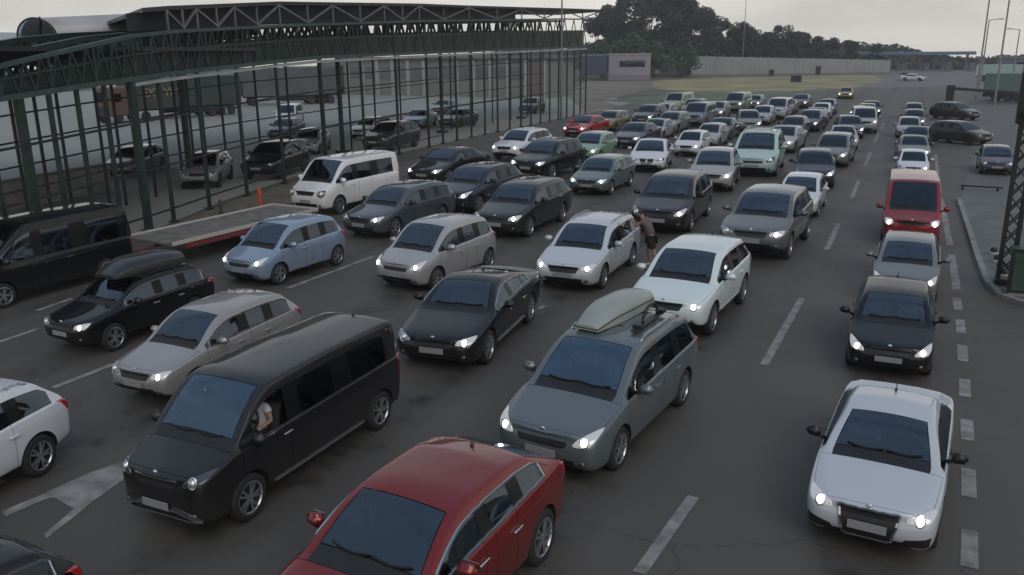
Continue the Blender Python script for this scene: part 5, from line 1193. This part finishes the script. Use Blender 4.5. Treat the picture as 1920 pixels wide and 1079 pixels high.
# ------------------------------------------------------------------ trucks, wall, booths and far buildings
def semi(name, loc, rz, L, H, m, label, cab_m, text=None, y_front=-1):
    o = empty(name, loc, R(rz), label, 'truck', 'trucks in the lot')
    MB().box((0, 0, 1.15 + (H - 1.15) / 2), (2.5, L, H - 1.15), 0, 0, None, .04).build('cargo_box', m, o)
    b = MB(); b.box((0, 0, 1.05), (.9, L - .4, .18)); b.box((0, L / 2 - .12, .62), (2.3, .10, .16)); b.box((1.18, .4, .75), (.05, 4.2, .5)); b.box((-1.18, .4, .75), (.05, 4.2, .5)); b.build('chassis', DARK, o)
    wm, rm_ = wheel(.50, 8)
    for y in (L / 2 - 1.4, L / 2 - 2.7, L / 2 - 4.0, -L / 2 - 1.8, -L / 2 + 1.2):
        for s in (-1, 1):
            wo = use(wm, 'wheel', o, [TYRE]); wo.location = (s * 1.1, y, .5); wo.rotation_euler = (0, 0, 0 if s > 0 else math.pi); use(rm_, 'rim', wo, [DARKALLOY, DARKALLOY])
    c_ = MB(); yc = -L / 2 - 1.55
    c_.box((0, yc, 2.05), (2.46, 2.1, 2.75), 0, 0, None, .18); c_.build('cab', cab_m, o)
    MB().box((0, yc - 1.06, 2.45), (2.1, .06, .95), 0, 0, None, .02).build('windscreen', DARKGLASS, o)
    for s in (-1, 1): MB().box((s * 1.235, yc - .25, 2.4), (.03, .95, .75), 0, 0, None, .01).build('side_window', DARKGLASS, o)
    b = MB(); b.box((0, yc - 1.06, 1.2), (1.7, .08, .8), 0, 0, None, .02); b.build('grille', TRIM, o)
    if text:
        cu = bpy.data.curves.new('lettering', 'FONT'); cu.body = text; cu.size = 1.15; cu.extrude = .008; t = link(bpy.data.objects.new('lettering', cu))
        me = evaluated_mesh(t); bpy.data.objects.remove(t); me.materials.clear(); me.materials.append(mat('pale_orange_lettering', (.34, .24, .12), .7))
        t = link(bpy.data.objects.new('lettering', me), o); t.matrix_local = Matrix.Translation((1.266, -L / 2 + 1.0, 2.35)) @ Matrix(((0, 0, 1, 0), (1, 0, 0, 0), (0, 1, 0, 0), (0, 0, 0, 1)))
        MB().box((1.262, .2, 2.0), (.012, L - .6, .10)).build('stripe', mat('dark_orange_stripe', (.12, .05, .03), .7), o)
    return o
GREENTARP = mat('dark_green_tarpaulin', (.028, .045, .038), .6, vary=(.7, .25)); GREYTARP = mat('dark_grey_tarpaulin', (.075, .075, .085), .65, vary=(.6, .2)); WHITEBOX = mat('dull_white_panel', (.26, .28, .28), .6, vary=(.5, .12)); BLUEP = mat('navy_panel', (.045, .05, .10), .6, vary=(.6, .2)); CABW = mat('truck_cab_white', (.32, .33, .34), .4, 0, .5, .5); CABR = mat('truck_cab_brown', (.10, .055, .04), .4, 0, .5, .5)
semi('curtain_truck', (-68.6, 65.5, 0), -5, 13.2, 4.1, GREENTARP, 'dark green curtain sided truck with pale orange lettering behind the fence', CABR, 'EXT VIM')
semi('curtain_truck', (-73.2, 88.0, 0), -36, 12.5, 4.6, GREYTARP, 'dark grey curtain sided truck behind the fence', CABW)
semi('box_truck', (-95.5, 143.0, 0), -18, 13.2, 4.9, WHITEBOX, 'dull white box truck far behind the fence', CABW)
semi('box_truck', (-82, 140.0, 0), -14, 12, 4.4, GREYTARP, 'grey box truck far behind the fence, right of the white one', CABW)
def stall(name, loc, rz, d, m, label, cat, roof_m, win, base_m=None):
    o = empty(name, loc, R(rz), label, cat); x, y, z = d
    MB().box((0, 0, z / 2), (x, y, z), 0, 0, None, .03).build('wall', m, o); MB().box((0, 0, z + .10), (x + .4, y + .4, .22), 0, 0, None, .04).build('roof', roof_m, o)
    for wx, ww, wz, wh in win: 
        f_ = MB().box((wx, -y / 2 - .03, wz), (ww + .2, .05, wh + .2)).build('window', GREY, o); MB().box((wx, -y / 2 - .065, wz), (ww, .03, wh)).build('pane', DARKGLASS, f_)
    if base_m: MB().box((0, -.04, .6), (x + .06, y, 1.2)).build('plinth', base_m, o)
    return o
stall('site_cabin', (-61.0, 191.0, 0), 20, (9.4, 5, 5.6), mat('lilac_grey_cladding', (.23, .22, .26), .7, vary=(.4, .1)), 'pale lilac grey cabin with one wide dark window beyond the fence end', 'cabin', CABW, [(.6, 5.6, 3.6, 1.3)], mat('mauve_plinth', (.19, .165, .185), .8))
o = empty('blue_container', (-68.2, 187.5, 0), R(20), 'stacked navy blue containers beside the pale cabin', 'container')
MB().box((0, 0, 3.35), (5.6, 6, 4.3), 0, 0, None, .03).build('box', BLUEP, o); b = MB(); [b.box((-2.6 + k * .4, -3.03, 3.35), (.16, .05, 4.0)) for k in range(14)]; b.build('ribs', BLUEP, o)
b = MB(); [b.box((x, y, .6), (.3, .3, 1.2)) for x in (-2.5, 2.5) for y in (-2.8, 2.8)]; b.build('leg', DARK, o); MB().box((0, 0, 5.56), (5.8, 6.2, .12)).build('roof', mat('pale_blue_roof_edge', (.30, .32, .40), .6), o)
semi('curtain_truck', (-86, 112, 0), -30, 13, 4.4, mat('brown_tarpaulin', (.11, .075, .055), .65, vary=(.6, .2)), 'brown curtain sided truck behind the two darker ones', CABW)
semi('box_truck', (-49, 20.5, 0), -4, 11, 3.7, mat('ochre_box', (.16, .10, .055), .6, vary=(.7, .25)), 'ochre box truck behind the screen at the left edge', CABR)
# long noise barrier
nb = empty('noise_barrier', (-36, 228, 0), 0, 'long pale grey noise barrier wall in front of the trees', 'wall')
PANEL = mat('noise_barrier_panel', (.235, .25, .245), .8, vary=(.25, .12)); p0, p1 = Vector((-60, 213.5)), Vector((-8, 247)); nseg = 26
b = MB(); bp = MB()
for i in range(nseg):
    a = p0.lerp(p1, i / nseg); c = p0.lerp(p1, (i + 1) / nseg); h = lerp(5.4, 3.7, i / nseg); ang = math.atan2((c - a).y, (c - a).x)
    m2 = (a + c) / 2 - Vector((-36, 228)); b.box((m2.x, m2.y, h / 2 - .2), ((c - a).length - .12, .18, h + .4 - .4), ang)
    q = a - Vector((-36, 228)); bp.box((q.x, q.y, h / 2), (.22, .30, h + .15), ang)
b.build('panel', PANEL, nb); bp.build('post', PANEL, nb)
b = MB(); m2 = (p0 + p1) / 2 - Vector((-36, 228)); b.box((m2.x + .15, m2.y - .25, .25), ((p1 - p0).length, .3, .6), math.atan2((p1 - p0).y, (p1 - p0).x)); b.build('plinth', mat('reddish_plinth', (.17, .14, .145), .85), nb)
# pale customs hall behind the far half of the fence
ch = empty('customs_hall', (-65, 112, 0), R(-2), 'pale grey hall with tall bays behind the far fence posts', 'building')
MB().box((0, 4, 2.7), (36, 8, 5.4)).build('wall', mat('hall_wall', (.17, .175, .16), .8, vary=(.2, .15)), ch); MB().box((0, 4, 5.55), (37, 9, .35)).build('roof', GREY, ch)
for k in range(13):
    MB().box((-17 + k * 2.85, -.15, 2.6), (.55, .35, 5.2)).build('pilaster', mat('pale_pilaster', (.27, .28, .265), .7), ch)
    if k < 12: MB().box((-15.55 + k * 2.85, -.04, 3.4), (1.9, .10, 1.7)).build('window', mat('dull_window', (.10, .11, .115), .2), ch)
MB().box((15.8, -.10, 2.3), (2.3, .12, 4.4)).build('door', mat('brown_door', (.14, .10, .09), .7), ch)
# toll canopy far away, blue
to = empty('toll_canopy', (-4, 286, -.3), 0, 'distant blue toll canopy across the road below the wooded ridge', 'canopy')
BLUES = mat('blue_steel', (.10, .15, .24), .6); MB().box((0, 0, 5.4), (34, 9, .9), 0, 0, None, .1).build('roof', BLUES, to)
for x in (-15, -9, -3, 3, 9, 15): MB().box((x, -1, 2.5), (.7, .7, 5.0)).build('column', BLUES, to); MB().box((x + 1.6, 0, 1.3), (1.6, 3, 2.6), 0, 0, None, .05).build('booth', GREY, to)
stall('depot', (30, 255, -.1), -8, (26, 8, 4.0), mat('slate_cladding', (.11, .12, .14), .8), 'low slate coloured depot far off on the right', 'building', GREY, [(-6, 5, 2.4, 1.4), (4, 5, 2.4, 1.4)])
tk = semi('box_truck', (9.6, 122, 0), 78, 5.0, 3.3, mat('teal_box', (.09, .15, .125), .6), 'teal box truck parked crosswise behind the right apron', CABW); tk['group'] = 'vehicles on the right apron'
tk = semi('box_truck', (13.5, 196, 0), 80, 8.0, 3.2, mat('pale_teal_box', (.30, .40, .37), .6), 'pale topped teal truck far away on the right', CABW); tk['group'] = 'trucks far on the right'
# dark fingerposts on the field
for i, (x, y, h, lab) in enumerate(((-33.5, 218, 1.9, 'small dark sign in front of the noise barrier, leftmost of three'), (-23.6, 226, 2.6, 'small dark sign in front of the noise barrier, tallest of three'), (-22.3, 176, 1.6, 'wide dark board standing on the dry field'))):
    q = empty('sign_board', (x, y, 0), 0, lab, 'sign'); MB().box((0, 0, h * .55), (2.0 if i == 2 else 1.2, .10, h * .75), 0, 0, None, .02).build('board', DARK, q); b = MB(); b.bar((-.4, .08, 0), (-.4, .08, h), .08); b.bar((.4, .08, 0), (.4, .08, h), .08); b.build('post', DARK, q)
# lamp posts
def lamp(x, y, h, arm, label, head=True):
    o = empty('street_lamp', (x, y, 0), 0, label, 'street lamp', 'lamp posts on the right')
    MB().lathe([(.16, 0), (.15, .6), (.11, .7), (.07, h - .1), (0, h)], 'Z', 10).build('pole', GREY, o, True); MB().box((0, 0, .05), (.5, .5, .1)).build('base', KERB, o)
    if head: MB().bar((0, 0, h - .1), (arm, 0, h + .05), .08).build('arm', GREY, o); MB().box((arm * 1.15, 0, h + .05), (abs(arm) * .5, .32, .14), 0, 0, None, .05).build('lamp_head', GREY, o)
lamp(6.15, 120, 15.5, 1.5, 'tall lamp post, left one of the two tallest'); lamp(7.55, 110, 15.0, 1.5, 'tall lamp post, right one of the two tallest')
lamp(7.6, 142, 10.2, 1.3, 'short lamp post between the two tallest'); lamp(12.2, 150, 9.0, -1.2, 'short lamp post right of the two tallest'); lamp(-44, 236, 20.0, 1.8, 'lone tall lamp post rising over the ridge left of the road')

# ------------------------------------------------------------------ trees
BARK = mat('bark', (.045, .035, .028), .9, vary=(4, .3))
def leaf_mat(name, c0, c1):
    m = bpy.data.materials.new(name); m.use_nodes = True; n = m.node_tree.nodes; l = m.node_tree.links; b = n['Principled BSDF']
    t = n.new('ShaderNodeTexCoord'); x = n.new('ShaderNodeTexNoise'); x.inputs['Scale'].default_value = .35; x.inputs['Detail'].default_value = 4; l.new(t.outputs['Object'], x.inputs['Vector'])
    r_ = n.new('ShaderNodeValToRGB'); r_.color_ramp.elements[0].position = .35; r_.color_ramp.elements[1].position = .68; r_.color_ramp.elements[0].color = (*c0, 1); r_.color_ramp.elements[1].color = (*c1, 1)
    l.new(x.outputs['Fac'], r_.inputs[0]); l.new(r_.outputs[0], b.inputs['Base Color']); b.inputs['Roughness'].default_value = .8; MATS[name] = m; return m
LEAFD = leaf_mat('dark_foliage', (.022, .030, .022), (.050, .060, .042)); LEAFG = leaf_mat('green_foliage', (.035, .060, .028), (.075, .105, .05)); LEAFR = leaf_mat('ridge_foliage', (.030, .032, .024), (.060, .058, .042))
def leaf(mb, p, s, rnd):
    a = Vector((rnd.gauss(0, 1), rnd.gauss(0, 1), rnd.gauss(0, .6))).normalized(); b_ = a.cross(Vector((rnd.gauss(0, 1), rnd.gauss(0, 1), rnd.gauss(0, 1)))).normalized()
    mb.add([p - a * s, p + b_ * s * .55, p + a * s, p - b_ * s * .55], [(0, 1, 2, 3)])
def tree_meshes(seed, h, wd, m, nl, ls):
    rnd = random.Random(seed); cr = MB(); tk_ = MB(); th = h * .22
    pts = [Vector((0, 0, 0)), Vector((rnd.uniform(-.3, .3), rnd.uniform(-.3, .3), th)), Vector((rnd.uniform(-.6, .6), rnd.uniform(-.6, .6), h * .7))]
    tk_.bar(pts[0], pts[1], .75, 0, 8, .5); tk_.bar(pts[1], pts[2], .5, 0, 8, .15); cl = []
    for k in range(22):
        a = rnd.uniform(0, 6.28); z = rnd.uniform(.16, .95) * h; prof = math.sin(math.pi * min(1, max(.16, (z / h - .02) / 1.0))) ** .6; rr = wd / 2 * prof * rnd.uniform(.35, .85)
        c_ = Vector((math.cos(a) * rr, math.sin(a) * rr, z)); cl.append((c_, wd * rnd.uniform(.13, .24)))
        tk_.bar(Vector((0, 0, max(th * .9, z * .6))), c_, .16, 0, 5, .05)
    for k in range(nl):
        c_, r_ = rnd.choice(cl); d = Vector((rnd.gauss(0, 1), rnd.gauss(0, 1), rnd.gauss(0, 1))).normalized(); q = r_ * rnd.random() ** .4
        leaf(cr, c_ + Vector((d.x * q, d.y * q, d.z * q * .8)), ls * rnd.uniform(.6, 1.25), rnd)
    return tk_.mesh('trunk', [BARK], True), cr.mesh('crown', [m])
TM = [tree_meshes(3, 20, 15, LEAFD, 9500, .46), tree_meshes(5, 20, 14, LEAFD, 9500, .46), tree_meshes(9, 20, 17, LEAFD, 9500, .48)]
TB = [tree_meshes(11, 8, 9, LEAFG, 2000, .42)]
tl = ['%s in the dark clump beside the canopy end' % s for s in ('first dark tree', 'second dark tree', 'third, tall dark tree', 'fourth, tallest dark tree', 'fifth, tall dark tree', 'sixth dark tree', 'last dark tree')] + ['%s along the ridge foot right of the dark clump' % s for s in ('first low tree', 'second low tree', 'third low tree', 'fourth low tree', 'fifth low tree', 'last low tree')]
TREES = [(-83.4, 232, 15.6), (-81.1, 238, 18.6), (-73.0, 228, 19.9), (-69.5, 236, 21.3), (-62.0, 230, 20.9), (-59.0, 238, 19.4), (-54.4, 230, 16.2), (-53.5, 245, 12.5), (-48.1, 250, 13.6), (-44.1, 246, 12.1), (-40.4, 252, 11.0), (-36.8, 256, 12.7), (-33.2, 254, 10.6)]
for i, ((x, y, h), lab) in enumerate(zip(TREES, tl)):
    t = TM[i % 3]; o = empty('tree', (x, y, -.05), i * 1.3, lab + ', counted from the left', 'tree', 'trees behind the noise barrier'); sw = .9 if i < 7 else .85
    o.scale = (h / 20 * sw, h / 20 * sw, h / 20); link(bpy.data.objects.new('trunk', t[0]), o); link(bpy.data.objects.new('crown', t[1]), o)
for i, (x, y, h) in enumerate(((-66, 205, 9.5), (-60, 208, 8.2), (-71, 201, 8.0), (-54, 212, 7.2))):
    t = TB[0]; o = empty('bush', (x, y, 0), i * 2.1, 'green bush behind the pale cabin, ' + ('largest', 'second largest', 'leftmost', 'rightmost')[i] + ' of four', 'bush', 'bushes behind the cabin')
    o.scale = (h / 8, h / 8, h / 8); link(bpy.data.objects.new('trunk', t[0]), o); link(bpy.data.objects.new('crown', t[1]), o)
for i, (x, y, h, lab) in enumerate(((-78, 246, 15, 'leftmost'), (-66, 250, 18, 'second'), (-57, 252, 17.5, 'third'), (-50.5, 258, 12.5, 'fourth'), (-46, 262, 12, 'fifth'), (-41, 266, 11, 'sixth'), (-33.5, 270, 11.5, 'seventh'), (-29, 268, 10, 'eighth'), (-25, 272, 9.4, 'ninth'), (-20, 276, 9, 'tenth'), (-14, 282, 8, 'last'))):
    t = TM[(i + 1) % 3]; o = empty('tree', (x, y, -.2), i * 2.3, 'tree in the back row behind the noise barrier, %s from the left' % lab, 'tree', 'trees behind the noise barrier'); sw = 1.05
    o.scale = (h / 20 * sw, h / 20 * sw, h / 20); link(bpy.data.objects.new('trunk', t[0]), o); link(bpy.data.objects.new('crown', t[1]), o)
# wooded ridge: one far mass
rk = [(-260, 7), (-120, 10), (-72, 11.0), (-42, 11.6), (-24, 10.6), (-6, 7.8), (7, 5.6), (19, 4.2), (60, 3.6), (140, 4.2), (260, 6)]
hm = MB(); nx = 60
for j in range(5):
    for i in range(nx + 1):
        x = lerp(-260, 260, i / nx); z = interp(rk, x); f_ = (0, .72, .95, .8, 0)[j]; hm.v.append((x, 322 + j * 16, -1.2 + (z - 1.2) * f_ - (0 if 0 < j < 4 else 1)))
hm.f = [(j * (nx + 1) + i, j * (nx + 1) + i + 1, (j + 1) * (nx + 1) + i + 1, (j + 1) * (nx + 1) + i) for j in range(4) for i in range(nx)]; hm.m = [0] * len(hm.f)
hm.build('hill', LEAFR, None, True)['kind'] = 'structure'
rnd = random.Random(4); wm_ = MB()
for k in range(15000):
    x = rnd.uniform(-170, 130); j = rnd.random(); z = interp(rk, x); y = 322 + 30 * j
    zz = -1.2 + (z - 1.2) * (.72 * min(1, j / .5) if j < .5 else lerp(.72, .95, (j - .5) * 2)); clump = 1.6 * max(0, noise.noise(Vector((x * .16, y * .12, 3)))) + 2.2 * max(0, noise.noise(Vector((x * .05, 0, 9))))
    leaf(wm_, Vector((x, y, max(zz, -.5) + rnd.uniform(.0, 1.0) + clump)), rnd.uniform(.5, 1.1), rnd)
tag(wm_.build('woods', LEAFR), 'dark woods covering the far ridge', 'woods', None, 'stuff')

# ------------------------------------------------------------------ the evening air
hz = MB().box((0, 220, 9.8), (960, 640, 29.0)).build('haze', bpy.data.materials.new('haze')); tag(hz, 'thin evening haze over the whole crossing', 'haze', None, 'stuff')
hm_ = hz.data.materials[0]; hm_.use_nodes = True; n = hm_.node_tree.nodes; n.remove(n['Principled BSDF'])
pv = n.new('ShaderNodeVolumePrincipled'); pv.inputs['Color'].default_value = (.86, .88, .9, 1); pv.inputs['Density'].default_value = .0006; pv.inputs['Anisotropy'].default_value = .2
hm_.node_tree.links.new(pv.outputs[0], n['Material Output'].inputs['Volume'])
